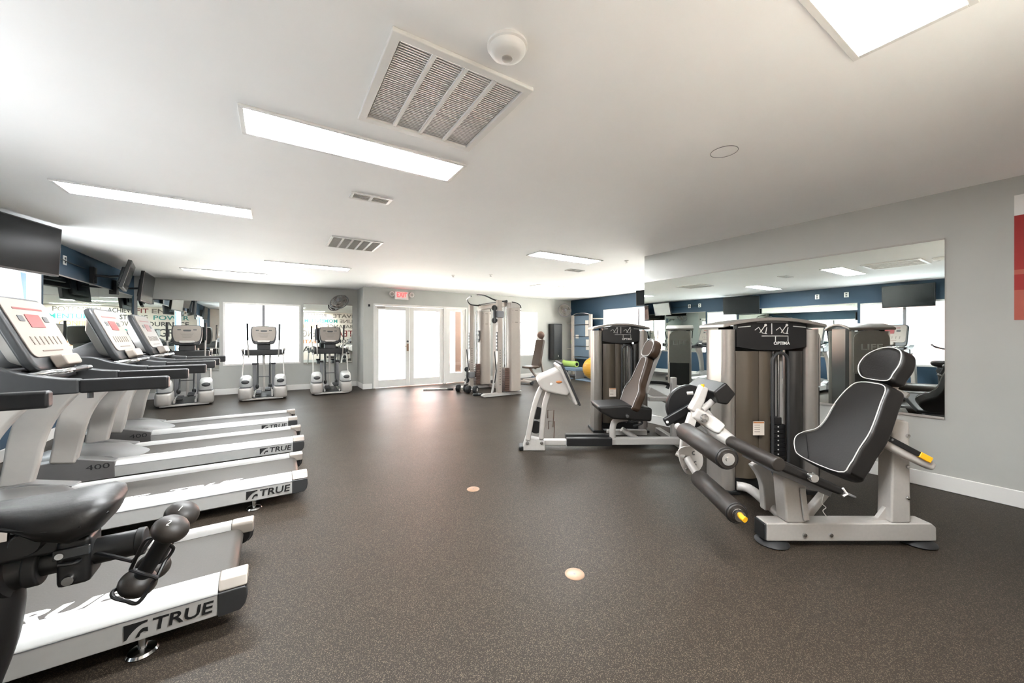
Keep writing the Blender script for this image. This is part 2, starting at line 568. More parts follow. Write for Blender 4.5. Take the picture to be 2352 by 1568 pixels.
def make_treadmill():
    t = thing('treadmill', '', 'treadmill')
    mb = MB(); mb.bb(-1.98, -.09, -.29, .29, .055, .135); mb.build('under_frame', 'black', t, bevel=.01)
    prof = [(-1.45, .176), (-.085, .176)] + [(-.085 + .042 * math.sin(a), .134 + .042 * math.cos(a)) for a in [PI * i / 8 for i in range(1, 8)]] + [(-.085, .092), (-1.45, .092)]
    mb = MB(); mb.prism(prof, 'y', -.238, .238); belt = mb.build('belt', 'belt', t)
    text('belt_lettering', 'TRUE', .105, 'inkwhite', belt, basis((-.66, -.165, .1768), (1, 0, 0), (0, 1, 0)), shear=.35, fat=.004, width=.42, depth=.0003)
    text('belt_lettering', 'TRUE', .105, 'inkwhite', belt, basis((-1.18, -.165, .1768), (1, 0, 0), (0, 1, 0)), shear=.35, fat=.004, width=.42, depth=.0003)
    for s in (-1, 1):
        pr = [(s * .243, .10), (s * .243, .192), (s * .252, .206), (s * .318, .200), (s * .352, .172), (s * .356, .166), (s * .352, .072), (s * .330, .060)]
        mb = MB(); mb.prism(pr, 'x', -1.42, -.10); mb.build('side_rail', 'railwhite', t, bevel=.003)
        mb = MB(); mb.prism([(s * .3545, .1640), (s * .3575, .1640), (s * .3575, .1600), (s * .3545, .1600)], 'x', -1.42, -.10); mb.build('rail_groove', 'grey', t)
        pr = [(s * .240, .14), (s * .240, .196), (s * .252, .210), (s * .320, .204), (s * .357, .170), (s * .30, .165)]
        mb = MB(); mb.prism(pr, 'x', -.10, .004); mb.build('rail_end_cap', 'capsilver', t, bevel=.008)
        # dark rounded side cover of the rail end
        c = [(-.10, .066), (-.02, .070), (-.003, .092), (.004, .125), (.002, .160), (-.006, .168), (-.10, .168)]
        mb = MB(); mb.prism(c, 'y', s * .292, s * .361); mb.build('end_cover', 'dark', t, bevel=.007)
        # round roller cheek seen behind the cover
        mb = MB(); mb.lathe([(.002, -.02), (.045, -.02), (.052, -.008), (.052, .008), (.045, .02), (.002, .02)], 20, (-.06, s * .272, .125), 'y'); mb.build('roller_cheek', 'black', t)
        # side cover of the motor end
        c = [(-1.40, .064), (-1.40, .206), (-1.62, .262), (-1.90, .245), (-2.02, .19), (-2.05, .12), (-2.03, .064)]
        mb = MB(); mb.prism(c, 'y', s * .25, s * .358); mb.build('side_cover', 'hood', t, bevel=.008)
        # upright band
        path = spline([(-1.70, s * .335, .235), (-1.675, s * .335, .38), (-1.655, s * .335, .52), (-1.62, s * .335, .66), (-1.555, s * .335, .80), (-1.45, s * .335, .95)], 4)
        n = len(path)
        mb = MB(); mb.strip(path, (0, 1, 0), [.15 + .045 * (i / (n - 1)) for i in range(n)], .07); mb.build('upright', 'seat_silver', t, bevel=.02, seg=3)
        # shoulder cover and handrail
        sh = sp2([(-2.02, .985), (-1.93, 1.035), (-1.78, 1.075), (-1.62, 1.092), (-1.52, 1.085), (-1.42, 1.045), (-1.28, 1.012), (-1.20, 1.005)], 4, False)
        sh += [(-1.20, .918), (-1.50, .915), (-1.86, .93), (-2.0, .955)]
        mb = MB(); mb.prism(sh, 'y', s * .295, s * .372); mb.build('shoulder_cover', 'dark', t, bevel=.012)
        mb = MB(); mb.bb(-1.205, -.80, s * .305, s * .362, .918, 1.0); mb.build('handrail', 'black', t, bevel=.014, seg=3)
        mb = MB(); mb.cyl((-1.16, s * .335, .918), (-1.16, s * .335, .885), .014); mb.build('handrail_bolt', 'dark', t)
        # levelling feet
        for fx in (-.34, -1.85):
            mb = MB(); mb.lathe([(.002, 0), (.046, 0), (.050, .007), (.044, .016), (.022, .022), (.014, .024), (.014, .062), (.002, .062)], 20, (fx, s * .322, 0)); mb.build('foot', 'chrome', t)
    # motor hood: lofted shell, swept-back rear lip
    rings = []
    for (x, h, w, lip) in ((-1.26, .004, .20, .0), (-1.33, .03, .235, .0), (-1.45, .075, .245, 0), (-1.6, .10, .25, 0), (-1.8, .105, .25, 0), (-1.95, .08, .245, 0), (-2.06, .02, .22, 0)):
        top = []
        for j in range(13):
            a = -1 + 2 * j / 12
            top.append((x - .09 * a * a if x > -1.4 else x, a * w, .176 + h * (1 - .35 * a ** 4)))
        bot = [(p[0], p[1], .150) for p in reversed(top)]
        rings.append(top + bot)
    mb = MB(); mb.loft(rings); mb.build('motor_hood', 'hood', t, bevel=.004)
    text('model_number', '400', .06, 'ink', t, basis((-1.50, -.3585, .175), (1, 0, 0), (0, 0, 1)), width=.14)
    true_mark(t, -.385, .088, -.3565)
    # front console deck between the shoulders
    mb = MB(); mb.prism([(-1.86, .96), (-1.80, 1.05), (-1.55, 1.07), (-1.42, 1.03), (-1.40, .98), (-1.55, .95)], 'y', -.30, .30); deck = mb.build('console_deck', 'black', t, bevel=.015)
    for s in (-1, 1):
        mb = MB(); mb.lathe([(.001, 0), (.042, 0), (.046, .012), (.036, .018), (.034, .004), (.001, .004)], 20, (-1.50, s * .2, 1.052)); mb.build('cup_holder', 'grey', deck)
        mb = MB(); mb.tube(spline([(-1.44, s * .27, 1.03), (-1.36, s * .24, 1.04), (-1.31, s * .17, 1.045), (-1.31, s * .09, 1.045)], 5), .017, 12); mb.build('heart_rate_grip', 'chrome', deck)
    mb = MB(); mb.lathe([(.001, 0), (.026, 0), (.026, .016), (.012, .022), (.001, .022)], 16, (-1.41, 0, 1.035)); mb.build('stop_button', 'red', deck)
    mb = MB(); mb.tube([(-1.31, -.10, 1.045), (-1.31, .10, 1.045)], .018, 12); mb.build('grip_bar', 'black', deck)
    # leaning console: face from (-1.40,1.10) up to (-1.56,1.49)
    a0, a1 = Vector((-1.395, 0, 1.085)), Vector((-1.565, 0, 1.49))
    up = (a1 - a0).normalized()
    back = Vector((-up.z, 0, up.x))
    def cp(u, y, n): return a0 + up * u + Vector((0, y, 0)) + back * n
    L = (a1 - a0).length
    def rr(u0, u1, y0, y1, r):
        P = []
        for (cu, cy, s0) in ((u1 - r, y1 - r, 0), (u0 + r, y1 - r, 90), (u0 + r, y0 + r, 180), (u1 - r, y0 + r, 270)):
            for k in range(5):
                an = math.radians(s0 + 90 * k / 4)
                P.append((cu + r * math.cos(an), cy + r * math.sin(an)))
        return P
    def face(name, m, parent, pts, n0, n1, bev=.003):
        mb = MB(); mb.loft([[cp(u, y, n0) for u, y in pts], [cp(u, y, n1) for u, y in pts]]); return mb.build(name, m, parent, bevel=bev)
    con = face('console', 'dark', t, rr(-.03, L + .02, -.29, .29, .07), 0, .055, .018)
    mb = MB()
    mb.loft([[cp(u, y, .050) for u, y in rr(.0, L - .0, -.25, .25, .06)], [cp(u * .55 + .07, y * .62, .135) for u, y in rr(.0, L, -.25, .25, .06)]])
    mb.build('console_back', 'seat_silver', con, bevel=.02)
    mb = MB(); mb.tube([cp(.10, 0, .10), (-1.66, 0, 1.04)], [.085, .10], 16, flat=1.7); mb.build('console_neck', 'grey', con)
    face('console_face', 'beige', con, rr(.05, L - .005, -.262, .262, .05), 0, -.008)
    face('display', 'red', con, rr(.245, .335, -.085, .085, .008), -.008, -.011)
    for y in (-.145, .145):
        face('side_display', 'dark', con, rr(.285, .325, y - .03, y + .03, .006), -.008, -.011)
    face('red_stripe', 'red', con, rr(.365, .378, -.17, .17, .004), -.008, -.010)
    for i in range(7):
        y = -.17 + i * .056
        face('key', 'olive', con, [(.13, y - .006), (.13, y + .006), (.185, y + .004), (.185, y - .01)], -.008, -.0105, 0)
    face('shelf_line', 'brown', con, rr(.085, .093, -.13, .13, .003), -.008, -.0105)
    mb = MB(); mb.loft([[cp(u, y, -.01) for u, y in rr(-.035, .055, -.12, .12, .02)], [cp(u, y, -.07) for u, y in rr(-.03, .04, -.11, .11, .02)]]); mb.build('reading_tray', 'beige', con, bevel=.01)
    # front cross tube and wheels
    mb = MB(); mb.cyl((-1.9, -.29, .05), (-1.9, .29, .05), .03); mb.build('front_axle', 'black', t)
    return t

tm = make_treadmill()
spots = [(-.10, 2.37, 'foremost treadmill, its near rail under the exercise bike saddle and dumbbells'),
         (.22, 3.64, 'second treadmill from the camera, its rail end just beyond the bike'),
         (.27, 4.83, 'third treadmill from the camera, with 400 on its side cover'),
         (.26, 5.98, 'rear treadmill of the row, closest to the ellipticals')]
for i, (x, y, lb) in enumerate(spots):
    o = tm if i == 0 else copy_tree(tm)
    o.location = (x, y, 0)
    tag(o, lb, 'treadmill', 'treadmills in a row along the blue wall')

# ------------------------------------------------------------------ ellipticals (origin: centre of the edge towards the room; console away at +y)
def make_elliptical():
    t = thing('elliptical_trainer', '', 'elliptical')
    for s in (-1, 1):
        # drive housing: lower silver block and upper white shell with a dark oval recess
        mb = MB(); mb.superball((s * .288, .275, .148), (.122, .285, .132), .42); h = mb.build('drive_housing', 'seat_silver', t, ang=80)
        mb = MB(); mb.superball((s * .288, .290, .335), (.104, .235, .145), .60); mb.build('upper_shell', 'railwhite', h, ang=80)
        mb = MB(); mb.ball((s * .290, .074, .375), (.066, .030, .046), 18, 8, RX(-24)); mb.build('shell_recess', 'dark', h)
        mb = MB(); mb.superball((s * .288, .278, .268), (.112, .268, .008), .5, 28, 4); mb.build('seam_line', 'black', h)
        # crank arm, track and pedal
        mb = MB(); mb.bb(s * .03, s * .125, .02, .46, .150 + .03 * s, .185 + .03 * s); p = mb.build('pedal', 'black', t, bevel=.012)
        mb = MB(); mb.bb(s * .035, s * .12, .06, .40, .186 + .03 * s, .192 + .03 * s); mb.build('pedal_tread', 'rubber', p)
        mb = MB(); mb.bb(s * .13, s * .16, -.0, .95, .075, .12); mb.build('track_rail', 'silver', t, bevel=.006)
        # swing lever from pedal up to the arm
        mb = MB(); mb.tube(spline([(s * .11, .42, .22), (s * .105, .55, .30), (s * .105, .66, .55), (s * .11, .72, .86)], 4), .016, 10); mb.build('swing_lever', 'black', t)
        mb = MB(); mb.ball((s * .11, .43, .235), (.032, .035, .05), 14, 8); mb.build('lever_joint', 'black', t)
        mb = MB(); mb.bb(s * .135, s * .20, .80, .86, .10, .66); c = mb.build('front_post', 'grey', t, bevel=.01)
        mb = MB(); mb.bb(s * .125, s * .21, .79, .87, .655, .695); mb.build('post_cap', 'black', c, bevel=.006)
        # thin outer pole
        mb = MB(); mb.tube([(s * .355, .38, .40), (s * .345, .62, .92)], .013, 10); mb.build('outer_pole', 'silver', t)
        mb = MB(); mb.tube([(s * .345, .62, .84), (s * .36, .60, 1.0)], .022, 10); mb.build('pole_joint', 'dark', t)
        mb = MB(); mb.lathe([(.001, -.02), (.03, -.02), (.03, .02), (.001, .02)], 14, (s * .365, .60, .985), 'x'); mb.build('pivot_cap', 'seat_silver', t)
        # moving handle
        mb = MB(); mb.tube(spline([(s * .262, .66, .82), (s * .265, .58, .95), (s * .275, .54, 1.18)], 4), .014, 10); hd = mb.build('handlebar', 'silver', t)
        mb = MB(); mb.tube([(s * .275, .54, 1.18), (s * .278, .52, 1.52)], .018, 10); mb.build('hand_grip', 'black', hd)
    mb = MB(); mb.bb(-.33, .33, .64, .76, .855, .985); mb.build('crossbar', 'black', t, bevel=.02)
    mb = MB(); mb.bb(-.022, .022, .80, .84, .08, 1.0); mb.build('centre_column', 'seat_silver', t, bevel=.01)
    mb = MB(); mb.bb(-.12, .12, .655, .80, .97, 1.12); mb.build('console_neck', 'dark', t, bevel=.02)
    mb = MB(); mb.tube([(-.11, .60, .42), (.11, .60, .42)], .008, 8); mb.build('link_rod', 'black', t)
    mb = MB(); mb.bb(-.34, .34, .015, .06, .02, .055); mb.build('rear_foot_bar', 'silver', t, bevel=.01)
    mb = MB(); mb.bb(-.30, .30, .9, 1.0, .0, .06); mb.build('front_foot_bar', 'black', t, bevel=.01)
    mb = MB(); mb.bb(-.19, .19, .06, .92, .045, .075); mb.build('base_plate', 'dark', t, bevel=.006)
    # console
    def shape(sx, sz, z0):
        return [(sx * a, z0 + sz * b) for a, b in sp2([(-.80, 1), (0, 1.06), (.80, 1), (.98, .80), (1, .0), (.90, -.72), (.70, -1), (0, -1.06), (-.70, -1), (-.90, -.72), (-1, 0), (-.98, .80)], 3)]
    Rm = RX(-14)
    def slab(name, m, parent, sx, sz, z0, y0, y1, bev):
        c = Vector((0, .63, 1.285))
        rings = [[c + Rm @ Vector((a, y, b)) for a, b in shape(sx, sz, z0)] for y in (y0, y1)]
        mb = MB(); mb.loft(rings); return mb.build(name, m, parent, bevel=bev)
    con = slab('console', 'black', t, .225, .19, 0, 0, .07, .015)
    slab('console_face', 'beige', con, .205, .155, .022, -.006, 0, .002)
    slab('display', 'dark', con, .058, .016, .085, -.009, -.006, 0)
    slab('book_ledge', 'seat_silver', con, .11, .020, -.145, -.05, -.004, .006)
    for i in range(4):
        slab('key_row', 'olive', con, .10 - .012 * i, .0035, .035 - i * .028, -.0085, -.006, 0)
    for s in (-1, 1):
        c = Vector((0, .63, 1.285))
        mb = MB(); mb.loft([[c + Rm @ Vector((s * .115 + a * .026, y, .10 + b * .009)) for a, b in ((-1, -1), (1, -1), (1, 1), (-1, 1))] for y in (-.009, -.006)]); mb.build('indicator', 'dark', con)
    return t
el = make_elliptical()
for i, (x, y, rz, lb) in enumerate(((-1.33, 8.75, .10, 'elliptical nearest the mirrored corner, seen past the treadmill handrails'),
                               (-.17, 8.80, 0, 'elliptical in the middle, standing in front of the window'),
                               (1.07, 8.90, -.05, 'elliptical beside the glazed doors, in front of the wall mirror'))):
    o = el if i == 0 else copy_tree(el)
    o.location = (x, y, 0); o.rotation_euler = (0, 0, rz)
    tag(o, lb, 'elliptical', 'ellipticals along the window wall')

# ------------------------------------------------------------------ selectorised weight towers (used by the two leg machines)
FW, RT = Vector((math.sin(YAW), math.cos(YAW), 0)), Vector((math.cos(YAW), -math.sin(YAW), 0))
class Frame:
    """a machine's own frame, turned to stand square to the photographer: x = lat to the right, y = depth, metres; at() reads a photo pixel at a given depth"""
    def __init__(self, lat, dep):
        self.lat, self.dep = lat, dep
        self.loc = tuple(RT * lat + FW * dep)
        self.rz = -YAW
    def at(self, px, py, d):
        return Vector(((px - 1176) / FPX * d - self.lat, d - self.dep, EYE - (py - HOR) / FPX * d))

def weight_tower(t, x0, x1, y0, depth, H, front_m='smokebr', icons=True, back_word=True):
    """shroud between two round columns; front at y0, back at y0+depth"""
    cx, w = (x0 + x1) / 2, x1 - x0
    cw = .11
    def top(x, dz=0): return H - .055 * ((x - cx) / (w / 2)) ** 2 + dz
    for s in (0, 1):
        a = x0 if s == 0 else x1 - cw
        ring = sp2([(a + cw * .5, y0 - .02), (a + cw * .95, y0 + .01), (a + cw, y0 + .06), (a + cw, y0 + depth - .06), (a + cw * .5, y0 + depth + .02), (a, y0 + depth - .06), (a, y0 + .06), (a + cw * .05, y0 + .01)], 4)
        mb = MB(); mb.prism(ring, 'z', .03, top(a + cw / 2, -.055)); mb.build('column', 'column', t)
        mb = MB(); mb.bb(a - .02, a + cw + .02, y0 - .03, y0 + depth + .03, 0, .03); mb.build('column_foot', 'rubber', t, bevel=.008)
    # domed cap
    n = 14
    prof = [(x0 - .02 + (w + .04) * i / n, top(x0 + w * i / n, 0)) for i in range(n + 1)]
    prof += [(x, z - .028) for x, z in reversed(prof)]
    mb = MB(); mb.prism(prof, 'y', y0 - .045, y0 + depth + .045); mb.build('cap', 'column', t, bevel=.008)
    # header with the instruction placard
    hx0, hx1 = x0 + cw, x1 - cw
    hb = H - .235
    prof = [(hx0 + (hx1 - hx0) * i / n, top(hx0 + (hx1 - hx0) * i / n, -.03)) for i in range(n + 1)]
    prof += [(hx1 - (hx1 - hx0) * i / n, hb - .03 * math.sin(PI * i / n)) for i in range(n + 1)]
    mb = MB(); mb.prism(prof, 'y', y0 + .0, y0 + .05); hd = mb.build('header', 'black', t, bevel=.003)
    def ink(name, pts, m='piping'):
        mb = MB(); mb.tube([(a, y0 - .002, b) for a, b in pts], .0035, 5); mb.build(name, m, hd)
    if icons:
        for s in (-1, 1):
            ox = cx + s * .085
            ink('pictogram', [(ox - .05, H - 0.101), (ox - .02, H - 0.078), (ox + .01, H - 0.125), (ox + .045, H - 0.129)])
            ink('pictogram', [(ox - .01, H - 0.121), (ox + .03, H - 0.066)])
            ink('pictogram', [(ox + .035, H - 0.129), (ox + .045, H - 0.078)])
            mb = MB(); mb.lathe([(.0005, 0), (.010, 0), (.010, .003), (.0005, .003)], 12, (ox + .035, y0 - .004, H - 0.061), 'y'); mb.build('pictogram', 'piping', hd)
            ink('placard_line', [(cx + s * .17, H - 0.070), (cx + s * .27, H - 0.078)])
        ink('placard_line', [(cx, H - 0.047), (cx, H - 0.133)])
        ink('placard_line', [(cx - .08, H - 0.148), (cx + .13, H - 0.148), (cx + .13, H - 0.191)])
        ink('placard_line', [(cx + .03, H - 0.148), (cx + .03, H - 0.191)])
        mb = MB(); mb.bb(cx - .12, cx + .13, y0 - .004, y0, H - 0.041, H - 0.025); mb.build('title_strip', 'grey', hd)
        text('lettering', 'OPTIMA', .036, 'inkwhite', hd, basis((cx + .08, y0 - .002, H - 0.207), (1, 0, 0), (0, 0, 1)), fat=.0006, width=.13)
    # smoked front in three curved staves with an arched slot
    sl0, sl1 = cx + .02, cx + .15
    def stave(name, a, b, m, bulge, z0=.12, z1=None):
        z1 = z1 or hb - .035
        k = 8
        pts = [(a + (b - a) * i / k, y0 + .03 - bulge * math.sin(PI * i / k)) for i in range(k + 1)]
        pts += [(b, y0 + .055), (a, y0 + .055)]
        mb = MB(); mb.prism(pts, 'z', z0, z1); return mb.build(name, m, t)
    stave('front_panel', hx0 + .01, hx0 + .01 + (sl0 - hx0) * .62, front_m, .035)
    stave('front_panel', hx0 + .013 + (sl0 - hx0) * .62, sl0 - .012, front_m, .012)
    stave('front_panel', sl1 + .012, hx1 - .005, 'smoke', .03)
    # arched slot frame, rods and weight stack
    zt = hb - .05
    arch = [(sl0, .12)] + [((sl0 + sl1) / 2 - (sl1 - sl0) / 2 * math.cos(PI * i / 10), zt - .07 + .07 * math.sin(PI * i / 10)) for i in range(11)] + [(sl1, .12)]
    mb = MB(); mb.tube([(a, y0 + .02, b) for a, b in arch], .012, 8); mb.build('slot_frame', 'dark', t)
    mb = MB(); mb.bb(sl0 - .01, sl1 + .01, y0 + .10, y0 + .11, .12, hb - .04); mb.build('slot_backing', 'seat_silver', t)
    for q in (-.022, .022):
        mb = MB(); mb.cyl(((sl0 + sl1) / 2 + q, y0 + .075, .06), ((sl0 + sl1) / 2 + q, y0 + .075, hb - .04), .009, 10); mb.build('guide_rod', 'chrome', t)
    mb = MB(); mb.cyl(((sl0 + sl1) / 2, y0 + .085, .5), ((sl0 + sl1) / 2, y0 + .085, hb - .04), .004, 6); mb.build('cable', 'black', t)
    mb = MB(); mb.bb((sl0 + sl1) / 2 - .03, (sl0 + sl1) / 2 + .03, y0 + .045, y0 + .098, .545, .60); mb.build('top_plate', 'black', t, bevel=.004)
    for i in range(12):
        z = .10 + i * .037
        mb = MB(); mb.bb(sl0 + .005, sl1 - .005, y0 + .045, y0 + .098, z, z + .034)
        pl = mb.build('weight_plate', 'black', t, bevel=.003)
        mb = MB(); mb.lathe([(.0005, 0), (.006, 0), (.006, .002), (.0005, .002)], 8, ((sl0 + sl1) / 2, y0 + .043, z + .017), 'y'); mb.build('pin_hole', 'inkwhite', pl)
    # kick plate below, side-and-back shroud
    mb = MB(); mb.bb(hx0 + .005, hx1 - .005, y0 + .02, y0 + .06, .04, .118); mb.build('kick_plate', 'black', t, bevel=.004)
    pts = [(hx0 + .005, y0 + depth - .02), (hx0 + .06, y0 + depth + .02), (hx1 - .06, y0 + depth + .02), (hx1 - .005, y0 + depth - .02)]
    mb = MB(); mb.prism(pts, 'z', .05, H - .06); bk = mb.build('back_shroud', 'smoke', t, bevel=.006)
    # light arch on the outer end with the maker's word
    sx = x1 + .004
    arch = [(y0 + .0, H - .55), (y0 + depth, H - .55), (y0 + depth, H - .17)] + [(y0 + depth / 2 + depth / 2 * math.cos(PI * i / 8), H - .17 + .09 * math.sin(PI * i / 8)) for i in range(1, 8)] + [(y0, H - .17)]
    mb = MB(); mb.prism([(a, b) for a, b in arch], 'x', x1 - .01, sx); en = mb.build('end_panel', 'column', t, bevel=.002)
    mb = MB(); mb.bb(x1 - .008, sx, y0 + .01, y0 + depth - .01, .06, H - .56); mb.build('end_panel', 'smoke', t, bevel=.002)
    if back_word:
        text('lettering', 'LIFE', .09, 'inkwhite', en, basis((sx + .001, y0 + depth / 2, H - .27), (0, -1, 0), (0, 0, 1)), fat=.002, width=.18)
    # paper notice
    if icons:
        mb = MB(); mb.bb(cx - .155, cx - .065, y0 - .010, y0 - .007, .47, .58); nt_ = mb.build('notice', 'mural', t)
        mb = MB(); mb.bb(cx - .152, cx - .068, y0 - .0112, y0 - .010, .566, .576); mb.build('notice_stripe', 'ochre', nt_)
        for i in range(4):
            mb = MB(); mb.bb(cx - .145, cx - .10, y0 - .0112, y0 - .010, .55 - i * .018, .553 - i * .018); mb.build('notice_line', 'olive', nt_)

def roller(parent, a, b, r, m='foam', name='foam_roller', cap='chrome', rim=True):
    a, b = Vector(a), Vector(b)
    t = (b - a).normalized()
    k = (b - a).length
    mb = MB(); mb.tube([a, a + t * .008, b - t * .014, b], [r * .86, r, r, r * .84], 28); o = mb.build(name, m, parent, ang=50)
    mb = MB(); mb.tube([b - t * .002, b + t * .006], r * .56, 24); mb.build('end_disc', cap, o)
    mb = MB(); mb.tube([b + t * .005, b + t * .012], r * .22, 16); mb.build('hub_bolt', cap, o)
    if rim:
        mb = MB()
        u = t.orthogonal().normalized(); w = t.cross(u)
        mb.tube([b - t * .012 + (u * math.cos(q) + w * math.sin(q)) * r * .93 for q in [2 * PI * i / 28 for i in range(28)]], .006, 8, closed=True); mb.build('roller_rim', 'black', o)
    return o

def lerp(a, b, k): return a + (b - a) * k

# ------------------------------------------------------------------ leg extension machine, right foreground
f = Frame(1.98, 2.34)
t = thing('leg_extension_machine', 'large silver leg extension machine with black padded seat, two foam rollers and weight tower', 'weight machine', f.loc, f.rz)
A = f.at
lat = lambda v: v - f.lat
dp = lambda v: v - f.dep
# long floor beam
y0, y1 = dp(2.24), dp(2.345)
xa, xb = A(1762, 1240, 2.24).x, A(2152, 1240, 2.24).x
mb = MB(); mb.prism([(xa, .032), (xa, .140), (xb - .03, .140), (xb, .115), (xb, .032)], 'y', y0, y1); mb.build('floor_beam', 'silver', t, bevel=.008)
mb = MB(); mb.bb(xa - .014, xa, y0 + .004, y1 - .004, .036, .136); mb.build('beam_cap', 'black', t, bevel=.012)
for x in (xa + .06, xb - .07):
    mb = MB(); mb.lathe([(.002, 0), (.085, 0), (.092, .008), (.080, .022), (.03, .034), (.002, .034)], 24, (x, (y0 + y1) / 2 - .005, 0)); mb.build('rubber_foot', 'rubber', t)
for px in (1848, 1908):
    p = A(px, 1228, 2.24); mb = MB(); mb.lathe([(.001, 0), (.013, 0), (.011, -.008), (.001, -.010)], 12, p, 'y'); mb.build('bolt', 'chrome', t)
# right post with gusset and adjusting lever
p0, p1, q0, q1 = A(2046, 1212, 2.25), A(2092, 1212, 2.25), A(2048, 968, 2.25), A(2086, 968, 2.25)
mb = MB(); mb.prism([(p0.x, .138), (p1.x, .138), (q1.x + .005, q1.z), (q0.x + .005, q0.z + .02)], 'y', y0 + .005, y1 - .005); mb.build('rear_post', 'silver', t, bevel=.012)
g = [A(1993, 1206, 2.27), A(2020, 1192, 2.27), A(2040, 1165, 2.27), A(2048, 1150, 2.27)]
mb = MB(); mb.prism([(p.x, max(p.z, .139)) for p in g] + [(p0.x + .02, g[-1].z), (p0.x + .02, .139)], 'y', (y0 + y1) / 2 - .012, (y0 + y1) / 2 + .012); mb.build('gusset', 'silver', t, bevel=.003)
for py in (1000, 1070, 1142):
    p = A(2082, py, 2.25); mb = MB(); mb.lathe([(.001, 0), (.012, 0), (.010, -.008), (.001, -.010)], 12, (p.x, y0 + .004, p.z), 'y'); mb.build('bolt', 'chrome', t)
a, b_ = A(1998, 996, 2.22), A(2142, 1072, 2.16)
mb = MB(); mb.strip([a, lerp(a, b_, .5), b_], (0, 1, 0), [.055, .075, .05], .05); lv = mb.build('adjuster_channel', 'silver', t, bevel=.02, seg=3)
mb = MB(); mb.strip([lerp(a, b_, .12) + Vector((.012, -.028, .018)), lerp(a, b_, .72) + Vector((.012, -.028, .018))], (0, 1, 0), .03, .02); mb.build('adjuster_slot', 'black', lv, bevel=.004)
mb = MB(); mb.strip([lerp(a, b_, .66) + Vector((.012, -.03, .018)), lerp(a, b_, .84) + Vector((.012, -.03, .018))], (0, 1, 0), .034, .024); mb.build('yellow_grip', 'yellow', lv, bevel=.004)
for k in (.16, .22):
    p = lerp(a, b_, k) + Vector((.012, -.042, .018)); mb = MB(); mb.lathe([(.001, 0), (.007, 0), (.007, .004), (.001, .004)], 10, p, 'y'); mb.build('bolt', 'grey', lv)
# front post, braces and link to the tower
p = [A(1806, 1212, 2.25), A(1852, 1212, 2.25), A(1852, 1100, 2.25), A(1796, 1080, 2.25)]
mb = MB(); mb.prism([(p[0].x, .138), (p[1].x, .138), (p[2].x, p[2].z), (p[3].x, p[3].z)], 'y', y0 + .005, y1 - .005); mb.build('front_post', 'silver', t, bevel=.012)
path = spline([A(1735, 1060, 2.62), A(1752, 1085, 2.60), A(1762, 1115, 2.60), A(1766, 1168, 2.60)], 5)
mb = MB(); mb.strip(path, (0, 1, 0), [.09] * len(path), .06); mb.build('curved_brace', 'silver', t, bevel=.012)
path = [A(1692, 1131, 2.98), A(1722, 1140, 2.92), A(1765, 1180, 2.66), A(1812, 1208, 2.40)]
path = [Vector((q.x, q.y, .07)) for q in path]
mb = MB(); mb.tube(spline(path, 4), .035, 10); mb.build('floor_strut', 'silver', t)
mb = MB(); mb.strip([A(1850, 1185, 2.36), A(1905, 1118, 2.6)], (0, 1, 0), .055, .05); mb.build('rear_brace', 'silver', t, bevel=.01)
mb = MB(); mb.tube(spline([A(1892, 1135, 2.3), A(1888, 1155, 2.29), A(1897, 1165, 2.28), A(1890, 1173, 2.28), A(1899, 1186, 2.27)], 5), .0025, 6); mb.build('loose_cord', 'inkwhite', t)
mb = MB(); mb.strip([A(1843, 1120, 2.235), A(1852, 1195, 2.235)], (0, 1, 0), .032, .012); mb.build('pulley_cover', 'silver', t, bevel=.004)
# seat: slab inclined towards the back pad, rolled front edge
s0, s1 = A(1787, 1066, 2.10), A(1936, 1130, 2.10)
u = (s1 - s0).normalized(); nrm = Vector((-u.z, 0, u.x)); nrm = nrm if nrm.z > 0 else -nrm
prof = [s0 - u * .0 + nrm * .028, s1 + nrm * .024, s1 + u * .02, s1 - nrm * .024, s0 - nrm * .028]
mb = MB(); mb.prism([(q.x, q.z) for q in prof], 'y', dp(2.10), dp(2.54)); seat = mb.build('seat', 'uphol', t, bevel=.018, seg=3)
mb = MB(); mb.tube([(s0.x, dp(2.09), s0.z), (s0.x, dp(2.55), s0.z)], [.040, .040], 20); mb.build('seat_front_roll', 'foam', t, bevel=.008)
kn = A(1862, 1094, 2.09); mb = MB(); mb.lathe([(.001, -.03), (.022, -.03), (.026, -.022), (.024, 0), (.012, .012), (.001, .012)], 18, kn, 'y'); mb.build('seat_knob', 'chrome', t)
mb = MB(); mb.tube([s1 - u * .004 + Vector((0, -.004, .022)), s1 + u * .022 + Vector((0, -.004, 0)), s1 - u * .004 + Vector((0, -.004, -.022))], .006, 8); mb.build('seat_edge_trim', 'inkwhite', t)
mb = MB(); mb.strip([s1 + u * .0 + Vector((0, .06, .0)), s1 + u * .13 + Vector((0, .06, .0))], (0, 1, 0), [.022, .012], .03); mb.build('release_lever', 'grey', t, bevel=.005)
mb = MB(); mb.strip([s0 + u * .03 + Vector((0, .22, -.04)), s1 + Vector((0, .22, -.04))], (0, 1, 0), .04, .30); mb.build('seat_pan', 'grey', t, bevel=.006)
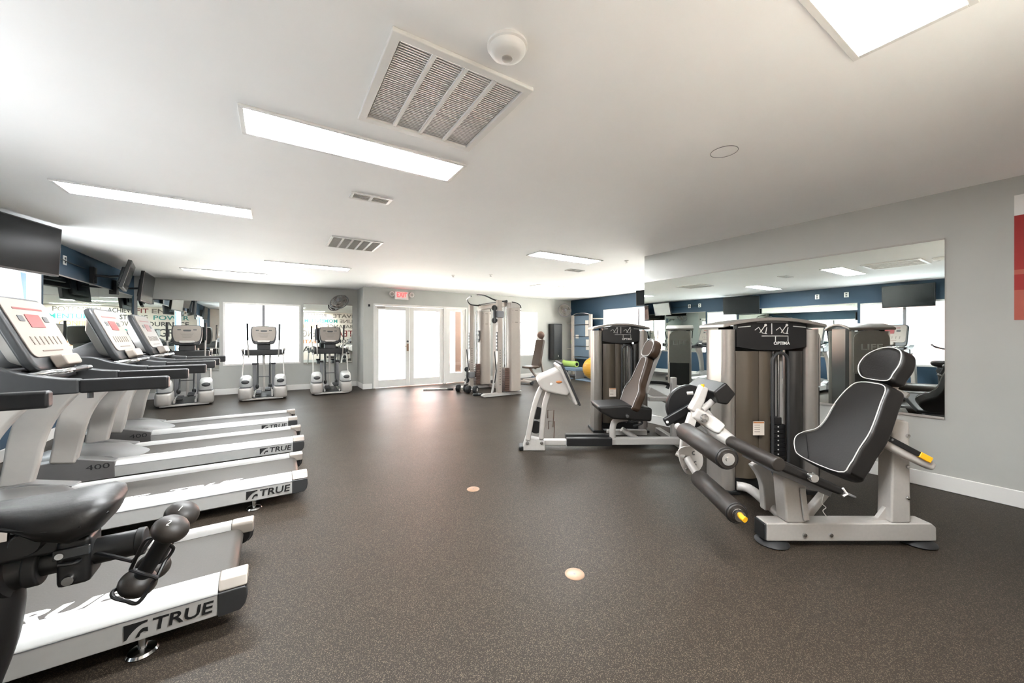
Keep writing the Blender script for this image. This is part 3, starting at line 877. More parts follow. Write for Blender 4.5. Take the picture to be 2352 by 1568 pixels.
# reclining back pad and head pad, hourglass outline across the depth
B0, lean = Vector((lat(1.905), 0, .455)), Vector((.47, 0, .883))
nf = Vector((-.883, 0, .47))      # pad front normal
def pad(name, outline, base, up, nrm, thick, m, parent, bev=.028, pipe=True, cy=None):
    rings = [[base + up * v + Vector((0, yy, 0)) + nrm * k for v, yy in outline] for k in (0, -thick)]
    mb = MB(); mb.loft(rings); o = mb.build(name, m, parent, bevel=bev, seg=4, ang=60)
    if pipe:
        for k in (.003, ):
            c = sum((Vector((v, yy, 0)) for v, yy in outline), Vector()) / len(outline)
            pts = []
            for v, yy in outline:
                q = c + (Vector((v, yy, 0)) - c) * .955
                pts.append(base + up * q.x + Vector((0, q.y, 0)) + nrm * k)
            mb = MB(); mb.tube(pts, .0032, 6, closed=True); mb.build('seam_piping', 'piping', o)
    return o
D = lambda v: dp(v)
out = sp2([(.0, D(2.18)), (.0, D(2.48)), (.05, D(2.57)), (.12, D(2.60)), (.175, D(2.55)), (.22, D(2.475)), (.30, D(2.445)), (.42, D(2.44)), (.53, D(2.41)), (.595, D(2.36)), (.605, D(2.25)), (.585, D(2.17)), (.48, D(2.15)), (.30, D(2.125)), (.18, D(2.135)), (.07, D(2.14))], 4)
bp_ = pad('back_pad', out, B0, lean, nf, .115, 'uphol', t)
mb = MB(); mb.tube([B0 + lean * .16 + Vector((0, D(2.52), 0)) + nf * .002, B0 + lean * .02 + Vector((0, D(2.42), 0)) + nf * .002], .0025, 6); mb.build('pad_seam', 'black', bp_)
H0 = B0 + lean * .612 + Vector((.018, 0, .0)); hl = Vector((.42, 0, .907)); hn = Vector((-.907, 0, .42))
out = sp2([(.0, D(2.20)), (-.005, D(2.30)), (.01, D(2.38)), (.08, D(2.43)), (.16, D(2.41)), (.21, D(2.34)), (.222, D(2.27)), (.195, D(2.20)), (.12, D(2.175)), (.05, D(2.185))], 4)
pad('head_pad', out, H0, hl, hn, .10, 'uphol', t, bev=.03)
# pad carrier behind, hand grips
mb = MB(); mb.strip([B0 + lean * .05 - nf * .15 + Vector((0, D(2.33), 0)), B0 + lean * .70 - nf * .15 + Vector((0, D(2.33), 0))], (0, 1, 0), .06, .09); mb.build('pad_carrier', 'silver', t, bevel=.015)
mb = MB(); mb.strip([B0 + lean * .02 - nf * .15 + Vector((0, D(2.33), 0)), (lat(2.30), D(2.33), .60)], (0, 1, 0), .07, .07); mb.build('carrier_arm', 'silver', t, bevel=.012)
for (px, py) in ((2041, 925),):
    g0, g1 = A(2043, 915, 2.46), A(2043, 978, 2.46)
    mb = MB(); mb.tube([g0, g1], .022, 16); hg = mb.build('hand_grip', 'black', t, bevel=.004)
    mb = MB(); mb.tube([lerp(g0, g1, .80), lerp(g0, g1, 1.02)], .024, 16); mb.build('yellow_grip_end', 'yellow', hg)
    mb = MB(); mb.tube(spline([g0 + Vector((0, 0, .0)), g0 + Vector((.06, .06, .05)), g0 + Vector((.10, -.02, .02))], 4), .018, 10); mb.build('grip_bracket', 'silver', hg)
# knee axle housing, cam disc and swing arm on the far side
k0, k1 = A(1690, 1008, 2.55), A(1612, 945, 2.95)
mb = MB(); mb.tube([Vector((s0.x, dp(2.55), s0.z)), Vector((s0.x - .02, dp(2.72), s0.z + .04)), Vector((lat(1.44), dp(2.9), .70))], [.045, .055, .06], 20); mb.build('axle_housing', 'silver', t)
cc = Vector((lat(1.40), dp(2.98), .70))
mb = MB(); mb.lathe([(.002, -.02), (.165, -.02), (.175, -.012), (.175, .012), (.165, .02), (.002, .02)], 40, cc, 'y'); mb.build('cam_disc', 'black', t)
mb = MB(); mb.strip([cc + Vector((.02, -.035, .01)), cc + Vector((-.20, -.035, -.12))], (0, 1, 0), [.07, .075], .03); ca = mb.build('counterweight_arm', 'black', t, bevel=.025, seg=3)
mb = MB(); mb.lathe([(.001, 0), (.011, 0), (.009, -.006), (.001, -.007)], 12, cc + Vector((-.185, -.05, -.111)), 'y'); mb.build('bolt', 'inkwhite', ca)
# upper knee bracket with thigh pad
j0 = A(1600, 950, 2.75); j1 = A(1618, 890, 2.75); j2 = A(1655, 905, 2.95)
mb = MB(); mb.strip([A(1590, 945, 2.72), A(1606, 915, 2.74), A(1616, 886, 2.76)], (0, 1, 0), [.075, .07, .06], .06); br = mb.build('knee_bracket', 'silver', t, bevel=.014, seg=3)
mb = MB(); mb.strip([A(1590, 945, 2.72), A(1625, 965, 2.70), A(1655, 985, 2.62)], (0, 1, 0), [.085, .10, .09], .07); mb.build('axle_clamp', 'silver', t, bevel=.02, seg=3)
ck = A(1618, 960, 2.655); mb = MB(); mb.lathe([(.001, 0), (.03, 0), (.026, -.012), (.001, -.014)], 18, ck, 'y'); mb.build('axle_cap', 'chrome', t)
mb = MB(); mb.tube([A(1612, 942, 2.80), A(1655, 905, 2.88)], .024, 12); mb.build('thigh_pad_arm', 'silver', t)
mb = MB(); mb.tube([A(1578, 903, 2.74), A(1592, 902, 2.72)], .012, 10); mb.build('pop_pin', 'silver', br)
yk = [A(1612, 925, 2.74), A(1613, 903, 2.74), A(1614, 882, 2.74)]
mb = MB(); mb.tube(yk[:2], .010, 10); mb.build('lever_shank', 'dark', br)
mb = MB(); mb.tube(yk[1:], .012, 10); mb.build('yellow_lever', 'yellow', br)
# thigh pad: angled cushion running back in depth
tp = [A(1640, 900, 2.75), A(1668, 878, 2.75), A(1692, 905, 2.75), A(1672, 930, 2.75), A(1650, 926, 2.75)]
rings = []
for dy, sc in ((0, 1), (.42, 1)):
    rings.append([Vector((q.x + (0), q.y + dy, q.z)) for q in tp])
mb = MB(); mb.loft(rings); mb.build('thigh_pad', 'uphol', t, bevel=.014, seg=3)
# swing arm down to the rollers
mb = MB(); mb.strip([A(1592, 950, 2.72), A(1575, 1005, 2.66), A(1570, 1050, 2.62)], (0, 1, 0), [.07, .075, .07], .035); sw = mb.build('swing_arm', 'silver', t, bevel=.012)
plate = sp2([(A(x_, y_, 2.62).x, A(x_, y_, 2.62).z) for x_, y_ in ((1556, 1032), (1580, 1022), (1600, 1028), (1612, 1050), (1606, 1075), (1580, 1088), (1564, 1070))], 3)
mb = MB(); mb.prism(plate, 'y', dp(2.60), dp(2.615)); pl = mb.build('slotted_plate', 'silver', t, bevel=.003)
mb = MB(); mb.tube([A(1553, 1040, 2.63), A(1572, 1050, 2.60)], .018, 12); mb.build('pivot_boss', 'seat_silver', pl)
for (x_, y_) in ((1594, 1040), (1598, 1063)):
    mb = MB(); c = A(x_, y_, 2.599); mb.tube([c + Vector((.012 * math.cos(q), 0, .012 * math.sin(q))) for q in [PI * .4 + i * .55 for i in range(8)]], .003, 6); mb.build('adjustment_slot', 'dark', pl)
mb = MB(); mb.lathe([(.001, 0), (.008, 0), (.001, -.004)], 10, A(1577, 1077, 2.598), 'y'); mb.build('bolt', 'chrome', pl)
ra, rb = A(1573, 990, 2.60), A(1672, 1054, 2.06)
rb = Vector((ra.x * .0 + A(1672, 1054, 2.06).x, dp(2.06), A(1672, 1054, 2.06).z))
roller(t, ra, rb, .062)
mb = MB(); mb.tube([A(1556, 978, 2.68), ra + (rb - ra) * .03], .024, 12); mb.build('roller_shaft', 'silver', t)
la, lb_ = A(1606, 1098, 2.50), A(1694, 1180, 2.02)
ro = roller(t, la, lb_, .056)
mb = MB(); mb.tube([A(1578, 1052, 2.60), la + (lb_ - la) * .03], .026, 12); mb.build('roller_shaft', 'silver', t)
tt = (lb_ - la).normalized()
mb = MB(); mb.tube([lb_ + tt * .004, lb_ + tt * .03], .030, 16); mb.build('roller_sleeve', 'chrome', ro)
mb = MB(); mb.tube([lb_ + tt * .02, lb_ + tt * .055 + Vector((.012, 0, -.004))], [.013, .016], 12); mb.build('yellow_pull_pin', 'yellow', ro)
# tower
weight_tower(t, lat(1.69), lat(2.47), dp(3.0), .30, 1.41)

# ------------------------------------------------------------------ seated leg press, mid floor
f = Frame(1.0, 4.25)
t = thing('leg_press_machine', 'silver seated leg press with tall foot plate frame and brown black reclining seat', 'weight machine', f.loc, f.rz)
A = f.at
lat = lambda v, f=f: v - f.lat
dp = lambda v, f=f: v - f.dep
x0 = A(1198, 1030, 4.15).x; x1 = A(1568, 1020, 4.15).x
mb = MB(); mb.bb(x0 + .10, A(1302, 0, 4.2).x, dp(4.16), dp(4.25), .045, .105); mb.build('floor_rail', 'silver', t, bevel=.01)
mb = MB(); mb.bb(A(1400, 0, 4.2).x, x1, dp(4.16), dp(4.25), .05, .125); mb.build('floor_rail', 'silver', t, bevel=.01)
for k in (0, 1):
    mb = MB(); mb.bb(A(1300, 0, 4.2).x, A(1403, 0, 4.2).x, dp(4.13) + k * .09, dp(4.205) + k * .09, .045 + .02 * k, .135 + .02 * k); mb.build('carriage_rail', 'black', t, bevel=.008)
mb = MB(); mb.bb(A(1405, 0, 4.2).x, A(1500, 0, 4.2).x, dp(4.38), dp(4.44), .10, .16); mb.build('carriage_rail', 'silver', t, bevel=.008)
mb = MB(); mb.prism([(x0, .0), (x0 + .26, .0), (x0 + .255, .11), (x0 + .05, .15)], 'y', dp(4.12), dp(4.24)); mb.build('front_foot', 'silver', t, bevel=.008)
for px in (1211, 1244):
    p = A(px, 1012, 4.12); mb = MB(); mb.lathe([(.001, 0), (.020, 0), (.017, -.010), (.001, -.012)], 14, (p.x, dp(4.12), .085), 'y'); mb.build('bolt', 'chrome', t)
mb = MB(); mb.bb(x0 - .03, x0 + .02, dp(4.11), dp(4.26), 0, .05); mb.build('end_rubber', 'black', t, bevel=.012)
# two tall struts and the flared foot plate
st = [A(1212, 1010, 4.14), A(1222, 955, 4.15), A(1236, 905, 4.16), A(1256, 870, 4.18)]
mb = MB(); mb.strip(spline(st, 4), (0, 1, 0), .055, .07); mb.build('outer_strut', 'seat_silver', t, bevel=.012)
st = [A(1243, 1008, 4.14), A(1246, 965, 4.15), A(1252, 925, 4.16), A(1262, 893, 4.18)]
mb = MB(); mb.strip(spline(st, 4), (0, 1, 0), .055, .07); mb.build('inner_strut', 'seat_silver', t, bevel=.012)
for (px, py) in ((1234, 948), (1231, 980)):
    c = A(px, py, 4.2); mb = MB(); mb.lathe([(.002, -.02), (.07, -.02), (.075, 0), (.07, .02), (.002, .02)], 24, c, 'y'); mb.build('pulley', 'black', t)
hp = [(1233, 868), (1258, 855), (1285, 845), (1302, 855), (1308, 880), (1303, 903), (1285, 903), (1262, 898), (1243, 890)]
hs = sp2([(A(a, b, 4.2).x, A(a, b, 4.2).z) for a, b in hp], 3)
mb = MB(); mb.prism(hs, 'y', dp(4.05), dp(4.42)); hh = mb.build('foot_plate_housing', 'seat_silver', t, bevel=.03, seg=3)
mb = MB(); mb.ball(A(1266, 882, 4.045), (.016, .006, .016), 12, 6); mb.build('hub_cap', 'inkwhite', hh)
mb = MB(); c = A(1284, 877, 4.045); mb.ball(c, (.035, .006, .014), 14, 6); mb.build('emblem', 'ochre', hh)
a, b_ = A(1280, 836, 4.2), A(1318, 922, 4.2)
mb = MB(); mb.strip([Vector((a.x, 0, a.z)), Vector((b_.x, 0, b_.z))], (0, 1, 0), .035, .52); o = mb.build('foot_plate', 'seat_silver', t, bevel=.012)
n_ = Vector(((a.z - b_.z), 0, (b_.x - a.x))).normalized()
mb = MB(); mb.strip([Vector((a.x, 0, a.z)) + n_ * .028 + Vector((-.004, 0, .01)), Vector((b_.x, 0, b_.z)) + n_ * .028 + Vector((.006, 0, -.016))], (0, 1, 0), .020, .545); mb.build('grip_sheet', 'rubber', o)
for (px, py, w) in ((1258, 960, 2), (1260, 985, 2)):
    c = A(px, py, 4.22); mb = MB(); mb.tube([c, c + Vector((.0, 0, .09)), c + Vector((.07, 0, .09)), c + Vector((.06, 0, -.10))], .005, 6); mb.build('cable_guide', 'brown', t)
# seat on its bent tube, reclined back, head pad
mb = MB(); mb.tube(spline([A(1408, 1020, 4.2), A(1407, 985, 4.2), A(1415, 965, 4.2), A(1440, 960, 4.2), A(1475, 960, 4.2)], 5), .034, 12); mb.build('seat_frame', 'silver', t)
mb = MB(); mb.tube([A(1428, 985, 4.3), A(1470, 1012, 4.3)], .03, 10); mb.build('seat_brace', 'silver', t)
sc = [A(1366, 928, 4.2), A(1372, 940, 4.2), A(1400, 956, 4.2), A(1486, 962, 4.2), A(1488, 932, 4.2), A(1430, 925, 4.2)]
mb = MB(); mb.prism([(q.x, q.z) for q in sc], 'y', dp(4.05), dp(4.48)); mb.build('seat', 'uphol', t, bevel=.025, seg=3)
mb = MB(); mb.tube(spline([A(1440, 958, 4.10), A(1450, 968, 4.08), A(1470, 965, 4.08), A(1474, 972, 4.1), A(1455, 978, 4.12)], 4), .012, 8); mb.build('seat_adjuster', 'black', t)
mb = MB(); mb.lathe([(.001, -.02), (.018, -.02), (.022, 0), (.001, .005)], 14, A(1440, 955, 4.04), 'y'); mb.build('adjuster_knob', 'chrome', t)
Bq, up = Vector((A(1437, 930, 4.25).x, 0, A(1437, 930, 4.25).z)), Vector((.36, 0, .933))
nq = Vector((-.933, 0, .36))
D = dp
out = sp2([(-.02, D(4.06)), (-.02, D(4.44)), (.08, D(4.50)), (.20, D(4.50)), (.30, D(4.40)), (.50, D(4.36)), (.58, D(4.33)), (.60, D(4.25)), (.58, D(4.17)), (.50, D(4.14)), (.30, D(4.10)), (.20, D(4.02)), (.08, D(4.02))], 4)
pad('back_pad', out, Bq, up, nq, .09, 'upholbrown', t, bev=.03)
Hq = Bq + up * .60
out = sp2([(.0, D(4.16)), (.0, D(4.34)), (.06, D(4.40)), (.16, D(4.38)), (.20, D(4.30)), (.20, D(4.20)), (.16, D(4.12)), (.06, D(4.10))], 4)
pad('head_pad', out, Hq, up, nq, .10, 'upholbrown', t, bev=.03)
mb = MB(); mb.strip([Bq + up * .1 - nq * .13 + Vector((0, .0, 0)), Bq + up * .72 - nq * .13], (0, 1, 0), .05, .08); mb.build('pad_carrier', 'silver', t, bevel=.012)
mb = MB(); mb.tube(spline([A(1485, 877, 4.4), A(1515, 878, 4.4), A(1534, 882, 4.4), A(1532, 892, 4.4)], 4), .02, 10); mb.build('hand_grip', 'black', t)
mb = MB(); mb.strip([A(1488, 895, 4.5), A(1545, 925, 4.5)], (0, 1, 0), .09, .06); mb.build('side_arm', 'silver', t, bevel=.012)
mb = MB(); mb.bb(A(1540, 0, 4.4).x, A(1552, 0, 4.4).x, dp(4.36), dp(4.42), .05, .78); mb.build('side_post', 'silver', t, bevel=.01)
mb = MB(); mb.bb(A(1488, 0, 4.4).x, A(1545, 0, 4.4).x, dp(4.36), dp(4.42), .50, .55); mb.build('side_post_link', 'silver', t, bevel=.01)
mb = MB(); mb.bb(x1 - .02, x1 + .05, dp(4.0), dp(4.9), .0, .07); mb.build('cross_foot', 'silver', t, bevel=.01)
weight_tower(t, lat(1.08), lat(1.78), dp(4.92), .28, 1.43)

# ------------------------------------------------------------------ exercise bike in the near left corner (x along the wall-to-wall direction, faces -x)
t = thing('exercise_bike', 'black indoor cycling bike whose saddle and frame post fill the lower corner', 'exercise bike', (-.62, 1.47, 0))
ox, oy = -.62, 1.47
def W(px, py, d):
    q = RT * ((px - 1176) / FPX * d) + FW * d
    return Vector((q.x - ox, q.y - oy, EYE - (py - HOR) / FPX * d))
# saddle: lofted, wide rear, narrow nose
rings = []
for (x, w, zt, zb, dy) in ((.264, .045, .824, .805, 0), (.252, .09, .842, .772, 0), (.228, .115, .852, .742, 0), (.185, .122, .850, .724, 0), (.135, .11, .845, .742, 0), (.085, .085, .846, .778, 0), (.03, .06, .848, .795, 0), (-.05, .04, .848, .808, 0), (-.11, .028, .842, .815, 0)):
    ring = []
    for j in range(20):
        a = 2 * PI * j / 20
        yy = math.cos(a) * w
        zz = (zt + zb) / 2 + (zt - zb) / 2 * (math.sin(a) if math.sin(a) < 0 else math.sin(a) ** .75)
        if math.sin(a) > .5: zz -= .012 * (1 - abs(math.cos(a)))
        ring.append((x, yy, zz))
    rings.append(ring)
mb = MB(); mb.loft(rings); sd = mb.build('saddle', 'uphol', t, ang=80)
mb = MB(); mb.tube([(x, -w * 1.0, z) for x, w, z in ((.255, .075, .800), (.215, .112, .790), (.16, .112, .790), (.10, .09, .800), (.03, .058, .815))], .005, 6); mb.build('saddle_seam', 'black', sd)
mb = MB(); mb.box((.10, 0, .735), (.12, .07, .07)); mb.build('saddle_clamp', 'black', t, bevel=.012)
mb = MB(); mb.box((.055, -.062, .782), (.06, .012, .03)); mb.build('saddle_badge', 'chrome', t, bevel=.004)
mb = MB(); mb.lathe([(.001, -.02), (.026, -.02), (.030, -.010), (.030, .02), (.001, .02)], 20, (.115, -.062, .758), 'y'); mb.build('clamp_knob', 'black', t)
# fore-aft slider, elbow and seat post
mb = MB(); mb.tube([(-.15, 0, .676), (.30, 0, .676)], .034, 24); sl = mb.build('slider_tube', 'black', t, bevel=.004)
mb = MB(); mb.tube([(.292, 0, .676), (.312, 0, .676)], .037, 24); mb.build('slider_cap', 'rubber', sl, bevel=.004)
path = spline([(.115, 0, .670), (.07, 0, .668), (.03, 0, .645), (.028, 0, .58), (.012, 0, .48), (-.05, 0, .28), (-.12, 0, .08)], 5)
mb = MB(); mb.tube(path, [.045] * 6 + [.058] * (len(path) - 6), 24); mb.build('seat_post', 'black', t)
mb = MB(); mb.tube([(.092, 0, .672), (.120, 0, .672)], .050, 24); mb.build('post_collar', 'rubber', t, bevel=.006)
mb = MB(); mb.bb(.150, .214, -.042, .042, .612, .735); bk = mb.build('slider_bracket', 'black', t, bevel=.012)
mb = MB(); mb.lathe([(.001, -.012), (.011, -.012), (.013, -.004), (.013, 0), (.001, 0)], 14, (.176, -.042, .634), 'y'); mb.build('bracket_bolt', 'chrome', bk)
mb = MB(); mb.bb(.148, .214, -.05, -.04, .690, .715); mb.build('bracket_plate', 'dark', bk, bevel=.003)
mb = MB(); mb.lathe([(.001, -.006), (.008, -.006), (.008, 0), (.001, 0)], 12, (.162, -.05, .702), 'y'); mb.build('bracket_bolt', 'chrome', bk)
# base, flywheel, bars (reach out of the picture)
mb = MB(); mb.tube([(-.10, 0, .09), (-.95, 0, .16)], .04, 16); mb.build('bottom_tube', 'black', t)
mb = MB(); mb.cyl((-.10, -.26, .04), (-.10, .26, .04), .035); mb.build('rear_foot', 'black', t, bevel=.006)
mb = MB(); mb.cyl((-1.0, -.26, .04), (-1.0, .26, .04), .035); mb.build('front_foot', 'black', t, bevel=.006)
mb = MB(); mb.tube([(-.13, 0, .08), (-.10, 0, .05)], .03, 12); mb.build('foot_link', 'black', t)
mb = MB(); mb.tube([(-.92, 0, .15), (-1.0, 0, .06)], .03, 12); mb.build('foot_link', 'black', t)
mb = MB(); mb.lathe([(.01, -.02), (.20, -.02), (.21, -.012), (.21, .012), (.20, .02), (.01, .02)], 36, (-.80, 0, .34), 'y'); mb.build('flywheel', 'dark', t)
mb = MB(); mb.tube([(-.88, 0, .16), (-.68, 0, .62), (-.74, 0, 1.0)], .036, 16); mb.build('front_post', 'black', t)
mb = MB(); mb.tube(spline([(-.60, -.23, 1.10), (-.78, -.22, 1.06), (-.76, -.08, 1.02), (-.76, .08, 1.02), (-.78, .22, 1.06), (-.60, .23, 1.10)], 5), .016, 12); mb.build('handlebar', 'black', t)
mb = MB(); mb.tube([(-.14, 0, .30), (-.70, 0, .58)], .032, 14); mb.build('main_tube', 'black', t)
for s in (-1, 1):
    mb = MB(); mb.strip([(-.38, s * .09, .30), (-.38 + .12 * s, s * .09, .30 - .11 * s)], (0, 1, 0), .03, .018); c = mb.build('crank', 'chrome', t)
    mb = MB(); mb.box((-.38 + .12 * s, s * .15, .30 - .11 * s), (.10, .09, .025)); mb.build('pedal', 'black', c, bevel=.006)
mb = MB(); mb.lathe([(.002, -.06), (.10, -.06), (.10, .06), (.002, .06)], 24, (-.38, 0, .30), 'y'); mb.build('chain_guard', 'black', t, bevel=.01)
# wire cradle for the little dumbbells
dd = 1.0
def wire(pts, r=.0042, nm='wire_cradle', n=5):
    mb = MB(); mb.tube(spline(pts, n), r, 8); return mb.build(nm, 'black', t)
DA = (W(392, 1214, .97), W(317, 1338, .97))      # first dumbbell: upper and lower head
DB = (W(418, 1180, 1.05), W(352, 1300, 1.07))
wire([(.16, -.052, .680), (.19, -.052, .677), W(210, 1270, 1.0), W(305, 1288, .98)], .005)
off = Vector((-.006, -.028, 0))
fr = [W(300, 1308, .94), W(328, 1250, .94), W(345, 1235, .94), W(372, 1234, .94), W(385, 1242, .945)]
wire(fr)
wire([W(300, 1308, .94), W(330, 1318, .935), W(358, 1326, .94), W(352, 1336, .94), W(318, 1383, .925), W(290, 1380, .92), W(262, 1372, .925), W(258, 1360, .93), W(275, 1351, .945), W(318, 1352, .96)], .0045)
wire([W(385, 1248, .985), W(398, 1258, 1.0), W(390, 1275, 1.0), W(378, 1290, .99), W(360, 1326, .96), W(352, 1336, .94)])
wire([W(372, 1234, .94), W(378, 1215, .99), W(386, 1190, 1.03), W(392, 1180, 1.06)])
wire([W(305, 1288, .98), W(330, 1262, 1.0), W(358, 1225, 1.03), W(380, 1192, 1.06)])

def dumbbell(lb, a, b, r, num):
    a, b = Vector(a) + Vector((ox, oy, 0)), Vector(b) + Vector((ox, oy, 0))
    c = (a + b) / 2
    root = thing('dumbbell', lb, 'dumbbell', c, 0, 'small dumbbells in the cradle behind the bike saddle')
    ax = (a - b).normalized()
    e1 = ax.orthogonal().normalized(); e2 = ax.cross(e1)
    R3 = Matrix((e1, e2, ax)).transposed()
    mb = MB(); mb.tube([a - c, b - c], .018, 18); mb.build('handle', 'black', root)
    for p in (a, b):
        mb = MB(); mb.ball(p - c, (r, r, r * .72), 24, 14, R3); hd = mb.build('head', 'foam', root)
    k = (a - c) + ax * (r * .70)
    toCam = (Vector((0, 0, EYE)) - (a)).normalized()
    n = (toCam * .8 + Vector((0, 0, .7))).normalized()
    pos = (a - c) + R3 @ Vector([q * s for q, s in zip((R3.transposed() @ n), (r, r, r * .72))]) * 1.01
    text('number', num, .022, 'inkwhite', root, basis(pos, RT, (n.cross(RT)) * 1.0 if n.cross(RT).z > 0 else RT.cross(n)), depth=.0006)
dumbbell('small rounded dumbbell held upright in front in the wire cradle behind the saddle', DA[0], DA[1], .040, '2')
dumbbell('small rounded dumbbell mostly hidden behind the other one in the bike cradle', DB[0], DB[1], .040, '1')

# ------------------------------------------------------------------ cable crossover (opens towards -x, towers apart in y)
t = thing('cable_crossover', 'tall warm white cable machine with two pulley towers and pull-up bars by the doors', 'cable machine', (4.25, 7.45, 0))
for s, nm in ((-1, 'near'), (1, 'far')):
    yc = s * .66
    # tall rounded shroud with weight stack window
    ring = sp2([(-.02, yc - .13), (.10, yc - .14), (.21, yc - .13), (.25, yc), (.21, yc + .13), (.10, yc + .14), (-.02, yc + .13), (-.04, yc)], 4)
    mb = MB(); mb.prism(ring, 'z', .10, 1.86); sh = mb.build('shroud', 'trainer', t, bevel=.01)
    arch = [(.25 * math.cos(PI / 2 * i / 8) - .02 * (1 - i / 8), 1.86 + .12 * math.sin(PI / 2 * i / 8)) for i in range(9)]
    mb = MB(); mb.prism([(a, b) for a, b in arch] + [(-.03, 1.98), (-.03, 1.86)], 'y', yc - .11, yc + .11); mb.build('top_cover', 'seat_silver', sh, bevel=.012)
    mb = MB(); mb.tube([(a + .004, yc - .112, b + .004) for a, b in arch], .010, 8); mb.build('cover_edge', 'black', sh)
    for k, zz in enumerate((1.55, 1.80)):
        mb = MB(); mb.bb(.0, .22, yc - .142, yc - .138, zz, zz + .012); mb.build('panel_line', 'olive', sh)
    if s > 0:
        mb = MB(); mb.prism([(yc - .075, 1.40), (yc + .075, 1.40), (yc + .075, 1.18), (yc, 1.11), (yc - .075, 1.18)], 'x', -.058, -.046); sp_ = mb.build('shield_plate', 'ink', sh)
        mb = MB(); mb.bb(-.061, -.058, yc - .045, yc + .045, 1.31, 1.37); mb.build('plate_mark', 'inkwhite', sp_)
        mb = MB(); mb.bb(-.061, -.058, yc - .05, yc + .03, 1.20, 1.27); mb.build('plate_mark', 'seat_silver', sp_)
    # pulley column with holes and carriage
    mb = MB(); mb.bb(-.30, -.20, yc - .05, yc + .05, .06, 2.02); pc = mb.build('pulley_column', 'trainer', t, bevel=.012)
    mb = MB(); mb.bb(-.306, -.30, yc - .028, yc + .028, .95, 1.35); mb.build('instruction_plate', 'ink', pc)
    for i in range(5):
        mb = MB(); mb.bb(-.309, -.306, yc - .02, yc + .02, 1.0 + i * .07, 1.04 + i * .07); mb.build('plate_mark', 'inkwhite', pc)
    for i in range(14):
        mb = MB(); mb.lathe([(.0005, 0), (.010, 0), (.010, -.003), (.0005, -.003)], 10, (-.25, yc - .05, .25 + i * .055), 'y'); mb.build('pin_hole', 'dark', pc)
    zc = 1.72 if s < 0 else .34
    mb = MB(); mb.bb(-.33, -.17, yc - .07, yc + .07, zc - .07, zc + .07); ca = mb.build('carriage', 'grey', t, bevel=.015)
    for dz in (-.13, .13):
        mb = MB(); mb.lathe([(.002, -.018), (.055, -.018), (.060, -.010), (.048, 0), (.060, .010), (.055, .018), (.002, .018)], 22, (-.36, yc, zc + dz), 'y'); mb.build('pulley', 'black', ca)
    mb = MB(); mb.strip([(-.36, yc, zc - .18), (-.36, yc, zc + .18)], (0, 1, 0), .05, .05); mb.build('pulley_bracket', 'dark', ca, bevel=.01)
    # weight stack behind glass-like slit
    for q in (-.04, .04):
        mb = MB(); mb.cyl((-.10, yc + q, .08), (-.10, yc + q, 1.88), .012, 10); mb.build('guide_rod', 'chrome', t)
    for i in range(11):
        mb = MB(); mb.bb(-.16, -.05, yc - .10, yc + .10, .10 + i * .045, .141 + i * .045); mb.build('weight_plate', 'brown', t, bevel=.004)
    # floor foot along x with rounded toe, diagonal strut
    mb = MB(); mb.prism([(-.62, .01), (-.66, .03), (-.66, .055), (-.60, .08), (.30, .08), (.30, .01)], 'y', yc - .05, yc + .05); mb.build('foot_beam', 'silver', t, bevel=.01)
    mb = MB(); mb.tube([(-.42, yc - .0, .07), (-.31, yc, .55), (-.25, yc, .95)], [.024, .022, .02], 12); mb.build('diagonal_strut', 'silver', t)
    mb = MB(); mb.tube([(-.40, yc - .07, .95), (-.36, yc - .075, .55), (-.40, yc - .08, .30)], .012, 8); mb.build('cable_handle_strap', 'black', t)
mb = MB(); mb.bb(-.08, .06, -.60, .60, 1.90, 1.99); mb.build('top_beam', 'trainer', t, bevel=.012)
mb = MB(); mb.bb(.20, .30, -.60, .60, .02, .10); mb.build('rear_floor_beam', 'trainer', t, bevel=.01)
mb = MB(); mb.bb(.06, .14, -.16, .16, .10, 1.90); mb.build('centre_panel', 'trainer', t, bevel=.012)
for s in (-1, 1):
    mb = MB(); mb.tube(spline([(-.04, s * .62, 2.0), (-.30, s * .60, 2.02), (-.46, s * .44, 2.12), (-.50, s * .15, 2.16)], 5), .016, 10); mb.build('pull_up_bar', 'black', t)
    mb = MB(); mb.ball((-.04, s * .62, 2.01), (.03, .03, .03), 12, 8); mb.build('bar_joint', 'dark', t)
mb = MB(); mb.tube([(-.05, -.62, 2.02), (-.05, .62, 2.02)], .014, 10); mb.build('cross_tube', 'black', t)

def fxy(px, py, z=0.0):
    v = (HOR - py) / FPX
    tt = (z - EYE) / v
    u = (px - 1176) / FPX
    q = FW * tt + RT * (u * tt)
    return q.x, q.y

def hand_weight(lb, x, y, rz, L=.20, r=.075):
    root = thing('dumbbell', lb, 'dumbbell', (x, y, r), rz, 'dumbbells on the floor by the cable machine')
    mb = MB(); mb.cyl((-L / 2, 0, 0), (L / 2, 0, 0), .015, 14); mb.build('handle', 'chrome', root)
    for s in (-1, 1):
        mb = MB(); mb.lathe([(.002, s * .05), (r * .9, s * .05), (r, s * .062), (r, s * .115), (r * .9, s * .13), (r * .45, s * .13), (.002, s * .125)], 24, (0, 0, 0), 'x'); hd = mb.build('head', 'rubber', root)
        mb = MB(); mb.lathe([(.002, s * .131), (r * .42, s * .131), (r * .42, s * .136), (.002, s * .136)], 18, (0, 0, 0), 'x'); mb.build('head_badge', 'silver', hd)
hand_weight('black round-headed dumbbell on the floor, farthest back at the cable machine foot', 3.62, 7.80, 2.4, r=.085)
hand_weight('black round-headed dumbbell lying nearer the middle of the cable machine', 3.70, 7.46, 2.2, r=.085)
hand_weight('black dumbbell on the floor in front of the adjustable bench', 5.25, 8.55, .2, r=.07)
x, y = fxy(1098, 908)
root = thing('ankle_strap', 'black ring-shaped strap lying on the floor before the cable machine', 'strap', (x, y, 0))
